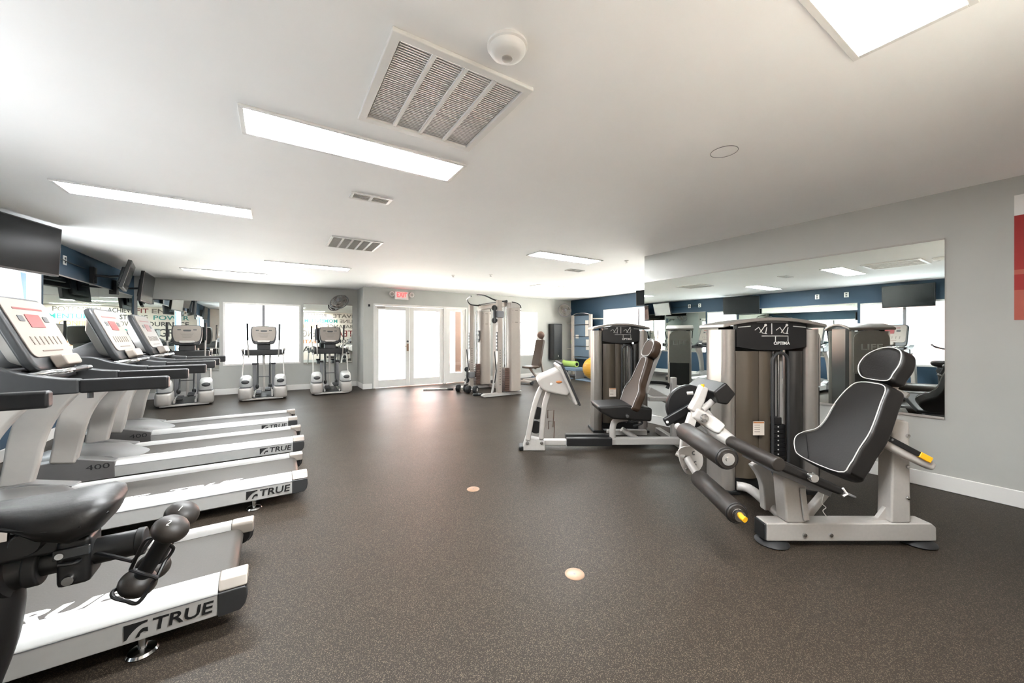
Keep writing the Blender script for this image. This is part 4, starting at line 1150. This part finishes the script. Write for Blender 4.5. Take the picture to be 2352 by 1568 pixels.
mb = MB(); mb.tube([(.10 * math.cos(q), .07 * math.sin(q), .025) for q in [2 * PI * i / 24 for i in range(24)]], .022, 8, closed=True); mb.build('band', 'rubber', root)
mb = MB(); mb.box((.0, -.07, .035), (.07, .03, .03)); mb.build('buckle', 'chrome', root, bevel=.006)
x, y = fxy(1075, 893)
root = thing('exercise_bar', 'short bright metal bar lying flat on the floor by the doors', 'bar', (x - .66, y + .20, 0), -.35)
mb = MB(); mb.cyl((-.35, 0, .022), (.20, 0, .022), .020, 16); mb.build('shaft', 'chrome', root)
mb = MB(); mb.cyl((.20, 0, .022), (.34, 0, .022), .022, 16); mb.build('grip', 'dark', root)

# ------------------------------------------------------------------ adjustable bench by the far window
t = thing('adjustable_bench', 'adjustable bench with upright brown black back pad and round head roll', 'bench', (6.02, 8.30, 0), .25)
def bench_pad(nm, pts, y0, y1, m='upholbrown'):
    mb = MB(); mb.prism(pts, 'y', y0, y1); return mb.build(nm, m, t, bevel=.02, seg=3)
bench_pad('back_pad', [(.0, .42), (.09, .40), (.30, 1.15), (.22, 1.17)], -.14, .14)
bench_pad('seat_pad', [(-.36, .40), (-.36, .46), (.02, .46), (.04, .40)], -.15, .15)
mb = MB(); mb.ball((.27, 0, 1.29), (.075, .12, .11), 18, 12); mb.build('head_roll', 'brown', t)
mb = MB(); mb.strip([(.02, 0, .36), (.37, 0, 1.20)], (0, 1, 0), .05, .07); mb.build('back_frame', 'trainer', t, bevel=.012)
mb = MB(); mb.strip([(-.20, 0, .40), (.12, 0, .10)], (0, 1, 0), .05, .06); mb.build('seat_strut', 'trainer', t, bevel=.01)
mb = MB(); mb.bb(-.45, .50, -.04, .04, .06, .13); mb.build('base_tube', 'trainer', t, bevel=.01)
mb = MB(); mb.strip([(.20, 0, .80), (.42, 0, .10)], (0, 1, 0), .05, .06); mb.build('rear_strut', 'trainer', t, bevel=.01)
for x in (-.42, .46):
    mb = MB(); mb.bb(x - .04, x + .04, -.26, .26, .03, .09); fo = mb.build('floor_bar', 'trainer', t, bevel=.01)
    for s in (-1, 1):
        mb = MB(); mb.lathe([(.002, -.03), (.045, -.03), (.045, .03), (.002, .03)], 16, (x, s * .25, .045), 'y'); mb.build('wheel', 'rubber', fo)
t = thing('low_stool', 'small low black padded stool on one post under the far window', 'stool', (5.66, 9.05, 0))
mb = MB(); mb.lathe([(.002, .40), (.15, .40), (.16, .42), (.15, .46), (.002, .46)], 24); mb.build('seat', 'uphol', t)
mb = MB(); mb.cyl((0, 0, .10), (0, 0, .40), .025, 14); mb.build('post', 'chrome', t)
mb = MB(); mb.bb(-.16, .16, -.12, .12, 0, .10); mb.build('base', 'black', t, bevel=.02)

# ------------------------------------------------------------------ speaker on the far wall
t = thing('loudspeaker', 'tall black loudspeaker hung on the wall beside the far window', 'loudspeaker', (7.57, YD, .52))
pts = sp2([(-.26, 0), (.26, 0), (.25, -.15), (.18, -.24), (0, -.26), (-.18, -.24), (-.25, -.15)], 1)
mb = MB(); mb.prism([(-.22, 0), (.22, 0), (.22, -.14), (.17, -.22), (-.17, -.22), (-.22, -.14)], 'z', 0, 1.13); mb.build('cabinet', 'black', t, bevel=.02, seg=3)
mb = MB(); mb.bb(-.16, .16, -.232, -.221, .03, 1.10); g = mb.build('grille', 'dark', t, bevel=.004)
mb = MB(); mb.box((.0, -.235, .12), (.035, .006, .06)); mb.build('badge', 'seat_silver', g, bevel=.003)

# ------------------------------------------------------------------ wall fans
def fan(lb, loc, rz, tilt):
    t = thing('wall_fan', lb, 'fan', loc, rz, 'oscillating wall fans high on the far walls')
    R = RX(tilt)
    o = Vector((0, -.30, -.05))
    P = lambda x, y, z: o + R @ Vector((x, y, z))
    r = .21
    for k, (yy, rr_) in enumerate(((0, r), (-.055, r * .8), (-.055, r * .45), (.05, r * .8))):
        mb = MB(); mb.tube([P(rr_ * math.cos(q), yy, rr_ * math.sin(q)) for q in [2 * PI * i / 28 for i in range(28)]], .006 if k else .012, 6, closed=True); mb.build('cage_ring', 'trainer' if k else 'grey', t)
    mb = MB()
    for i in range(20):
        q = 2 * PI * i / 20
        mb.tube([P(.04 * math.cos(q), -.075, .04 * math.sin(q)), P(r * .7 * math.cos(q), -.06, r * .7 * math.sin(q)), P(r * math.cos(q), 0, r * math.sin(q)), P(r * .7 * math.cos(q), .055, r * .7 * math.sin(q)), P(.06 * math.cos(q), .07, .06 * math.sin(q))], .0025, 5)
    c = mb.build('cage_wires', 'grey', t); c['kind'] = 'stuff'
    for i in range(3):
        q = 2 * PI * i / 3 + .4
        rings = []
        for k in range(5):
            rad = .03 + .15 * k / 4
            w = .35 - .02 * k
            rings.append([P(rad * math.cos(q + a), .012 * (1 if a > 0 else -1), rad * math.sin(q + a)) for a in (-w, w)] + [P(rad * math.cos(q + a), .012 * (1 if a > 0 else -1) + .004, rad * math.sin(q + a)) for a in (w, -w)])
        mb = MB(); mb.loft(rings); mb.build('blade', 'olive', t)
    mb = MB(); mb.tube([P(0, -.02, 0), P(0, .05, 0), P(0, .13, 0), P(0, .15, 0)], [.045, .06, .055, .03], 18); mb.build('motor', 'trainer', t)
    mb = MB(); mb.ball(P(0, -.075, 0), (.045, .015, .045), 16, 6); mb.build('hub_badge', 'grey', t)
    mb = MB(); mb.tube([P(0, .10, 0), (0, -.12, -.02), (0, -.015, .06)], .022, 12); mb.build('arm', 'trainer', t)
    mb = MB(); mb.bb(-.05, .05, -.03, 0, -.04, .14); mb.build('wall_bracket', 'trainer', t, bevel=.008)
fan('grey wall fan in the corner above the elliptical by the doors', (1.50, YW - .02, 2.14), -.55, -35)
fan('grey wall fan above the loudspeaker, next to the blue wall', (7.88, YD - .02, 2.13), -.35, -12)

# ------------------------------------------------------------------ exit sign, card reader
t = thing('exit_sign', 'white exit sign with red letters and two round emergency lamps over the doors', 'exit sign', (2.70, YD, 2.17))
mb = MB(); mb.bb(-.17, .17, -.05, 0, 0, .20); b0 = mb.build('housing', 'white', t, bevel=.008)
text('lettering', 'EXIT', .16, 'exit', t, basis((0, -.052, .115), (1, 0, 0), (0, 0, 1)), fat=.004, width=.25)
for s in (-1, 1):
    mb = MB(); mb.lathe([(.002, 0), (.055, 0), (.062, -.02), (.062, -.06), (.050, -.075), (.002, -.078)], 22, (s * .245, -.012, .13), 'y'); l = mb.build('emergency_lamp', 'white', t)
    mb = MB(); mb.lathe([(.002, -.079), (.040, -.079), (.036, -.086), (.002, -.088)], 18, (s * .245, -.012, .13), 'y'); mb.build('lens', 'seat_silver', l)
t = thing('card_reader', 'small dark square sensor on the wall left of the doors', 'sensor', (1.93, YD, 2.0))
mb = MB(); mb.bb(-.022, .022, -.02, 0, -.03, .03); mb.build('housing', 'dark', t, bevel=.004)
mb = MB(); mb.bb(-.012, .012, -.024, -.02, -.01, .015); mb.build('lens', 'screen', t)

# ------------------------------------------------------------------ stretching corner on the blue wall
t = thing('stretching_rack', 'silver free-standing stretching frame with cross bars at the blue wall', 'rack', (8.12, 8.70, 0))
for s, m in ((-1, 'seat_silver'), (1, 'mural')):
    mb = MB(); mb.bb(-.04, .04, s * .40 - .045, s * .40 + .045, .03, 1.93); mb.build('upright', m, t, bevel=.01)
for z in (.62, .95, 1.25, 1.62, 1.92):
    mb = MB(); mb.tube([(0, -.38, z), (0, .38, z)], .012, 8); mb.build('rung', 'chrome', t)
mb = MB(); mb.tube(spline([(0, -.40, 1.92), (-.06, -.2, 1.97), (-.06, .2, 1.97), (0, .40, 1.92)], 5), .014, 8); mb.build('top_bow', 'chrome', t)
for z in (.95, 1.79):
    mb = MB(); mb.tube([(0, -.42, z), (0, -1.15 if z > 1 else -.75, z - .02)], .014, 8); mb.build('storage_peg', 'mural', t)
    mb = MB(); mb.tube([(0, .42, z - .10), (0, .68, z - .10)], .010, 8); mb.build('storage_peg', 'mural', t)
mb = MB(); mb.bb(.02, .03, -.36, .36, .55, 1.90); mb.build('instruction_board', 'paleblue', t)
for (y, z, h) in ((-.22, 1.50, .5), (-.25, 1.0, .32), (.22, 1.25, .12)):
    mb = MB(); mb.bb(.012, .019, y - .07, y + .07, z - h / 2, z + h / 2); mb.build('instruction_card', 'whitestucco', t)
mb = MB(); mb.bb(-.10, .12, -.50, .50, 0, .03); mb.build('base_plate', 'grey', t, bevel=.008)
mb = MB(); mb.bb(XB - .006, XB - .001, 9.12, 9.38, .14, 1.95); tag(mb.build('band_board', 'brown'), 'narrow dark brown board behind the coloured rings in the corner', 'board')
for (z, m, nm) in ((1.80, 'beige', 'pale'), (1.45, 'pink', 'pink'), (1.08, 'lime', 'light green')):
    t = thing('resistance_ring', '%s exercise ring hanging on the brown corner board' % nm, 'exercise ring', (8.235, 9.22, z), 0, 'exercise rings on the corner board')
    mb = MB(); mb.tube([(0, .085 * math.cos(q), .10 * math.sin(q)) for q in [2 * PI * i / 20 for i in range(20)]], .024, 8, closed=True); mb.build('loop', m, t)
    mb = MB(); mb.cyl((.06, 0, .10), (-.06, 0, .10), .010, 8); mb.build('hook', 'chrome', t)
t = thing('foam_roller', 'lime green foam roller leaning on its stand in the stretching corner', 'foam roller', (7.74, 8.78, .412), 0)
mb = MB(); mb.tube([(0, -.28, 0), (0, .28, 0)], .09, 22); mb.build('tube', 'lime', t, bevel=.008)
mb = MB(); mb.tube([(0, -.285, 0), (0, -.279, 0)], .055, 16); mb.build('core', 'black', t)
mb = MB(); mb.tube([(0, .20 + .0, -.0), (0, .33, .07), (0, .36, .02)], .045, 12); mb.build('rolled_edge', 'lime', t)
t = thing('mat_stand', 'low grey stand carrying the green foam roller', 'stand', (7.74, 8.78, 0))
mb = MB(); mb.bb(-.20, .20, -.44, .42, .22, .32); mb.build('shelf', 'paleblue', t, bevel=.02)
for y in (-.40, .32):
    mb = MB(); mb.bb(-.16, .16, y - .03, y + .03, 0, .22); mb.build('leg', 'grey', t, bevel=.008)
t = thing('exercise_mat', 'blue grey exercise mat lying on the floor in the stretching corner', 'mat', (7.08, 8.86, 0), 0)
mb = MB(); mb.bb(-.40, .40, -.50, .55, .002, .03); mb.build('foam', 'paleblue', t, bevel=.01)
t = thing('stability_ball', 'large yellow exercise ball half hidden behind the leg press tower', 'exercise ball', (7.70, 7.74, .345))
mb = MB(); mb.ball((0, 0, 0), (.32, .32, .32), 36, 20); mb.build('ball_skin', 'ball', t)
for i in range(-4, 5):
    zz = i * .062; rr_ = math.sqrt(.3215 ** 2 - zz * zz)
    mb = MB(); mb.tube([(rr_ * math.cos(q), rr_ * math.sin(q), zz) for q in [2 * PI * k / 40 for k in range(40)]], .0035, 5, closed=True); mb.build('rib', 'ball', t)
t = thing('ball_tray', 'low grey tray under the yellow exercise ball', 'tray', (7.70, 7.74, 0))
mb = MB(); mb.bb(-.35, .35, -.40, .40, 0, .022); mb.build('panel', 'paleblue', t, bevel=.006)

# ------------------------------------------------------------------ televisions on swing arms
def tv(lb, c, face, tilt=4, w=.90, h=.52, wallx=XL, ceil=False):
    """c = centre of the screen, face = heading (deg) the screen looks to, 0 = +x"""
    a = math.radians(face)
    t = thing('television', lb, 'television', c, a, 'televisions hung above the cardio machines')
    Rt = RY(tilt)
    def bx(nm, m, x0, x1, y0, y1, z0, z1, bev=.004, par=None):
        mb = MB(); mb.box(Rt @ Vector(((x0 + x1) / 2, (y0 + y1) / 2, (z0 + z1) / 2)), (x1 - x0, y1 - y0, z1 - z0), Rt); return mb.build(nm, m, par or t, bevel=bev)
    b0 = bx('casing', 'black', -.045, 0, -w / 2, w / 2, -h / 2, h / 2, .006)
    bx('screen', 'screen', 0, .003, -w / 2 + .012, w / 2 - .012, -h / 2 + .02, h / 2 - .012, 0, b0)
    bx('back_bulge', 'dark', -.085, -.045, -w * .3, w * .3, -h * .35, h * .25, .012, b0)
    bx('mount_plate', 'dark', -.10, -.085, -.11, .11, -.11, .11, .004)
    m = Matrix.Rotation(-a, 3, 'Z')
    if ceil:
        top = Vector((-.12, 0, ZC - c[2] - .0))
        mb = MB(); mb.tube([(-.10, 0, 0), (-.14, 0, .06), (-.14, 0, top.z)], .022, 12); mb.build('ceiling_arm', 'dark', t)
        mb = MB(); mb.bb(-.22, -.06, -.08, .08, top.z - .02, top.z - .001); mb.build('ceiling_plate', 'dark', t, bevel=.003)
    else:
        wl = m @ Vector((wallx + .03 - c[0], 0.10, 0))
        mid = (Vector((-.10, 0, 0)) + wl) / 2 + m @ Vector((0, .10, 0))
        mb = MB(); mb.tube([(-.10, 0, 0), mid, wl], .018, 10); mb.build('swing_arm', 'dark', t)
        mb = MB(); mb.box(wl, (.05, .12, .24), m); mb.build('wall_plate', 'dark', t, bevel=.004)
    return t
tv('big television above the first treadmill consoles, cut by the picture edge', (-2.06, 5.53, 2.145), -19, 3, .90, .51)
tv('television on a swing arm high in the corner above the last treadmill', (-1.84, 8.92, 2.09), 3, 6, .90, .50)
tv('television tilted away next to the corner television, near the ceiling', (-1.86, 7.98, 2.17), 10, 14, .72, .42)
tv('television above the window beside the bike, seen in the big mirror', (-2.14, 2.20, 2.12), 0, 4, .80, .48)
tv('television by the blue wall hung from the ceiling, seen edge-on past the grey wall', (6.88, 5.22, 2.10), 205, 4, .62, .34, ceil=True)

# outlets and cable on the blue band
def outlet(lb, y, z):
    t = thing('wall_outlet', lb, 'outlet', (XL, y, z), 0, 'outlets on the blue band')
    mb = MB(); mb.bb(0, .010, -.045, .045, -.06, .06); p = mb.build('cover_plate', 'white', t, bevel=.003)
    for dz in (-.025, .025):
        mb = MB(); mb.bb(.010, .014, -.016, .016, dz - .014, dz + .014); mb.build('socket', 'dark', p)
for y, lb in ((3.25, 'white outlet on the blue band above the mirror, nearer the bike window'), (3.82, 'white outlet on the blue band above the middle of the mirror between the windows'), (6.9, 'white outlet beside the big television on the blue band'), (7.25, 'white outlet on the blue band, second past the big television')):
    outlet(lb, y, 2.25)
mb = MB(); mb.tube(spline([(XL + .012, 6.95, 2.25), (XL + .012, 7.4, 2.24), (XL + .012, 7.86, 2.235)], 6), .006, 6); tag(mb.build('television_cable', 'black'), 'thin black cable running along the blue band to the corner television', 'cable')

# ------------------------------------------------------------------ ceiling: light panels, grilles, detectors
def light(lb, x0, x1, y0, y1, lamp='lamp'):
    t = thing('ceiling_light', lb, 'ceiling light', ((x0 + x1) / 2, (y0 + y1) / 2, ZC), 0, 'recessed light panels in the ceiling')
    hx, hy = (x1 - x0) / 2, (y1 - y0) / 2
    for nm, a in (('frame_side', (-hx - .025, hx + .025, -hy - .025, -hy)), ('frame_side', (-hx - .025, hx + .025, hy, hy + .025)), ('frame_end', (-hx - .025, -hx, -hy, hy)), ('frame_end', (hx, hx + .025, -hy, hy))):
        mb = MB(); mb.bb(a[0], a[1], a[2], a[3], -.012, -.0005); mb.build(nm, 'white', t, bevel=.003)
    mb = MB(); mb.bb(-hx, hx, -hy, hy, -.007, -.001); mb.build('diffuser', lamp, t, smooth=False)
light('bright ceiling light panel beside the large slatted grille', -.13, 1.10, 2.36, 2.64)
light('bright ceiling light panel above the treadmills, left of the slatted grille', -1.40, -.20, 4.24, 4.52)
light('bright ceiling light panel cut off by the top edge of the picture', .84, 2.06, .25, .54)
light('thin bright ceiling light panel above the elliptical in the mirrored corner', -1.34, -.12, 8.50, 8.78, 'lampsoft')
light('bright ceiling light panel before the ellipticals, beyond the square grille', -.10, 1.12, 6.98, 7.26, 'lampsoft')
light('bright ceiling light panel near the corner of the grey mirror wall', 3.12, 4.30, 4.17, 4.45)
light('thin bright ceiling light panel deep in the alcove by the blue wall', 5.10, 6.32, 6.90, 7.18, 'lampsoft')

t = thing('return_air_grille', 'large white ceiling grille with four wide slots beside the smoke detector', 'air grille', (.71, 1.79, ZC))
hx, hy = .30, .32
for nm, a in (('frame', (-hx - .03, hx + .03, -hy - .03, -hy + .01)), ('frame', (-hx - .03, hx + .03, hy - .01, hy + .03)), ('frame', (-hx - .03, -hx + .01, -hy, hy)), ('frame', (hx - .01, hx + .03, -hy, hy))):
    mb = MB(); mb.bb(a[0], a[1], a[2], a[3], -.020, -.0005); mb.build(nm, 'white', t, bevel=.005)
for i in (1, 2, 3):
    x = -hx + .01 + (2 * hx - .02) * i / 4
    mb = MB(); mb.bb(x - .010, x + .010, -hy + .01, hy - .01, -.018, -.004); mb.build('divider', 'white', t, bevel=.003)
for i in range(4):
    x0 = -hx + .01 + (2 * hx - .02) * i / 4; x1 = -hx + .01 + (2 * hx - .02) * (i + 1) / 4
    mb = MB()
    for k in range(44):
        y = -hy + .012 + (2 * hy - .024) * k / 43
        mb.box(((x0 + x1) / 2, y, -.007), (x1 - x0 - .012, .015, .0015), RX(16))
    p = mb.build('louvre_field', 'white', t, smooth=False); p['kind'] = 'stuff'
mb = MB(); mb.bb(-hx, hx, -hy, hy, -.002, -.0008); mb.build('filter', 'seat_silver', t)
def small_vent(lb, c, hx, hy, nslot):
    t = thing('ceiling_vent', lb, 'ceiling vent', (c[0], c[1], ZC), 0, 'white vents in the ceiling')
    for nm, a in (('frame', (-hx - .025, hx + .025, -hy - .025, -hy)), ('frame', (-hx - .025, hx + .025, hy, hy + .025)), ('frame', (-hx - .025, -hx, -hy, hy)), ('frame', (hx, hx + .025, -hy, hy))):
        mb = MB(); mb.bb(a[0], a[1], a[2], a[3], -.012, -.0005); mb.build(nm, 'white', t, bevel=.003)
    mb = MB(); mb.bb(-hx, hx, -hy, hy, -.0025, -.0008); mb.build('duct', 'white', t)
    for i in range(1, nslot):
        x = -hx + 2 * hx * i / nslot
        mb = MB(); mb.bb(x - .012, x + .012, -hy, hy, -.012, -.003); mb.build('divider', 'white', t)
    k = max(4, int(2 * hy / .028))
    for i in range(k):
        y = -hy + 2 * hy * (i + .5) / k
        mb = MB(); mb.box((0, y, -.007), (2 * hx, .020, .002), RX(32)); mb.build('slat', 'white', t, smooth=False)
small_vent('small two-slot ceiling vent beyond the first light panel', (.70, 3.34), .14, .055, 2)
small_vent('square slatted ceiling vent in front of the ellipticals', (.87, 5.13), .27, .27, 5)
small_vent('flat ceiling vent far back near the alcove light', (4.55, 5.05), .14, .06, 2)
t = thing('smoke_detector', 'round white smoke detector beside the large ceiling grille', 'smoke detector', (.80, 1.29, ZC))
mb = MB(); mb.lathe([(.002, 0), (.080, 0), (.082, -.012), (.074, -.016), (.073, -.026), (.066, -.036), (.048, -.043), (.002, -.046)], 32); mb.build('housing', 'white', t)
mb = MB(); mb.lathe([(.002, -.044), (.022, -.0445), (.022, -.048), (.019, -.050), (.002, -.050)], 20, (.006, .012, 0)); mb.build('test_button', 'seat_silver', t)
t = thing('ceiling_speaker', 'flat round white cover in the ceiling before the big mirror wall', 'ceiling cover', (2.43, 1.29, ZC))
mb = MB(); mb.lathe([(.002, -.003), (.070, -.003), (.078, -.001), (.078, -.0005), (.002, -.0005)], 32); mb.build('disc', 'ceil', t)
mb = MB(); mb.tube([(.078 * math.cos(q), .078 * math.sin(q), -.002) for q in [2 * PI * i / 32 for i in range(32)]], .0018, 6, closed=True); mb.build('rim', 'grey', t)
for (px, py, lb) in ((1041, 632, 'tiny dark sprinkler head in the ceiling left of the cable machine'), (1127, 630, 'tiny dark sprinkler head in the ceiling above the cable machine'), (1463, 598, 'tiny dark sprinkler head at the corner of the grey mirror wall')):
    v = (HOR - py) / FPX; tt = (ZC - EYE) / v; u = (px - 1176) / FPX
    q = FW * tt + RT * (u * tt)
    t = thing('sprinkler', lb, 'sprinkler', (q.x - (.12 if px > 1400 else 0), q.y + (.1 if px > 1400 else 0), ZC), 0, 'ceiling sprinklers')
    mb = MB(); mb.lathe([(.002, 0), (.035, 0), (.030, -.008), (.010, -.012), (.008, -.03), (.002, -.03)], 16); mb.build('body', 'white', t)
    mb = MB(); mb.lathe([(.002, -.03), (.020, -.031), (.020, -.034), (.002, -.034)], 14); mb.build('deflector', 'dark', t)

# ------------------------------------------------------------------ poster on the grey wall, floor plates
t = thing('wall_poster', 'tall red and white poster on the grey wall at the picture edge', 'poster', (XR, -.10 + .02, 1.38))
mb = MB(); mb.bb(-.008, -.001, .02, .42, 0, .92); mb.build('backing', 'white', t)
mb = MB(); mb.bb(-.010, -.008, .02, .42, .22, .77); mb.build('red_field', 'redpost', t)
mb = MB(); mb.bb(-.010, -.008, .02, .42, .0, .22); mb.build('salmon_field', 'pink', t)
mb = MB(); mb.bb(-.0108, -.010, .02, .42, .335, .37); mb.build('pale_stripe', 'pink', t)
for (px, py, lb, m_) in ((1087, 1123, 'pale round floor plate, the smaller one farther out', 'tan'), (1320, 1318, 'round tan floor plate closest to the camera', 'tan')):
    x, y = fxy(px, py)
    t = thing('floor_plate', lb, 'floor plate', (x, y, 0), 0, 'round floor plates')
    mb = MB(); mb.lathe([(.001, .0002), (.052, .0002), (.051, .002), (.047, .0032), (.001, .0032)], 36); mb.build('disc', m_, t)
    mb = MB(); mb.lathe([(.001, .0032), (.006, .0032), (.005, .0042), (.001, .0042)], 12); mb.build('screw', 'grey', t)

# ------------------------------------------------------------------ lettered mural on the wall behind the camera (seen in the mirrors)
t = thing('word_mural', 'cream wall mural of large printed fitness words, seen only in the mirrors', 'mural', (0, YB, 0))
mb = MB(); mb.bb(XL + .02, XR - .02, 0.001, .004, .13, ZC - .02); mb.build('mural_ground', 'mural', t, smooth=False)
rows = [
    (2.26, .25, [('MOTIVATE', 'olive', 4.2, 1.7), ('POTENTIAL', 'olive', 2.2, 1.32), ('ACHIEVE', 'ink', .78, .72), ('FIT', 'red', 0, .36), ('ENERGY', 'olive', -.45, 1.3)]),
    (2.00, .25, [('DISCIPLINE', 'olive', 4.3, 1.5), ('MOMENTUM', 'teal', 2.69, 1.44), ('ALWAYS', 'olive', 1.15, .6), ('STRONG', 'ink', .45, .8), ('POWER', 'teal', -.5, 1.1)]),
    (1.74, .25, [('FOCUS', 'ink', 4.3, .8), ('BALANCE', 'olive', 3.4, 1.2), ('CONFIDENCE', 'ochre', 2.03, 1.3), ('MOVE', 'olive', .62, .5), ('ENDURANCE', 'ink', 0, 1.6)]),
    (1.38, .44, [('GYM', 'olive', 4.4, .85), ('TEAM', 'red', 3.42, 1.1), ('STRENGTH', 'olive', 2.2, 1.4), ('GO', 'teal', .7, .5), ('PROGRESS', 'ink', .1, 1.8)]),
    (1.00, .25, [('HEALTH', 'olive', 4.5, 1.0), ('COMMIT', 'ink', 3.3, 1.1), ('BREATHE', 'ochre', 2.1, 1.2), ('LIFT', 'teal', .7, .6), ('EFFORT', 'olive', 0, 1.2)]),
    (.62, .40, [('CHALLENGE', 'ink', 4.5, 2.2), ('GOALS', 'ink', 2.1, 1.3), ('VITALITY', 'teal', .6, 1.8)]),
]
for z, h, ws in rows:
    for (w, m_, x, wid) in ws:
        text('mural_word', w, h * 1.0, m_, t, basis((x - wid / 2, .0048, z), (-1, 0, 0), (0, 0, 1)), depth=.0006, width=wid, fat=.004)

# ------------------------------------------------------------------ outside world
def house(lb, x0, x1, y0, y1, h, m, wins):
    t = thing('neighbour_building', lb, 'building', ((x0 + x1) / 2, (y0 + y1) / 2, -.12))
    hx, hy = (x1 - x0) / 2, (y1 - y0) / 2
    mb = MB(); mb.bb(-hx, hx, -hy, hy, 0, h); mb.build('wall', m, t)
    mb = MB(); mb.bb(-hx - .3, hx + .3, -hy - .3, hy + .3, h, h + .25); mb.build('roof_edge', 'whitestucco', t)
    for (face, u, z, w, hh) in wins:
        mb = MB()
        if face == 'x': mb.bb(hx, hx + .05, u - w / 2, u + w / 2, z, z + hh)
        else: mb.bb(u - w / 2, u + w / 2, -hy - .05, -hy, z, z + hh)
        wn = mb.build('window', 'white', t)
        mb = MB()
        if face == 'x': mb.bb(hx + .05, hx + .06, u - w / 2 + .08, u + w / 2 - .08, z + .08, z + hh - .08)
        else: mb.bb(u - w / 2 + .08, u + w / 2 - .08, -hy - .06, -hy - .05, z + .08, z + hh - .08)
        mb.build('pane', 'paleblue', wn)
house('pink stucco building outside the bike window', -15, -11, 1.0, 6.0, 3.4, 'pinkstucco', [('x', -1.4, 1.0, .9, 1.3), ('x', .4, 1.0, .9, 1.3)])
house('pink stucco building seen through the glazed doors', 5.2, 10, 15.5, 20, 3.2, 'pinkstucco', [('y', -1.6, 1.0, .9, 1.3)])
t = thing('porch_column', 'brown porch column outside the door side light', 'column', (4.75, 10.6, -.12))
mb = MB(); mb.bb(-.10, .10, -.10, .10, 0, 2.8); mb.build('shaft', 'brown', t, bevel=.01)
mb = MB(); mb.bb(-.16, .16, -.16, .16, 0, .30); mb.build('plinth', 'whitestucco', t, bevel=.01)
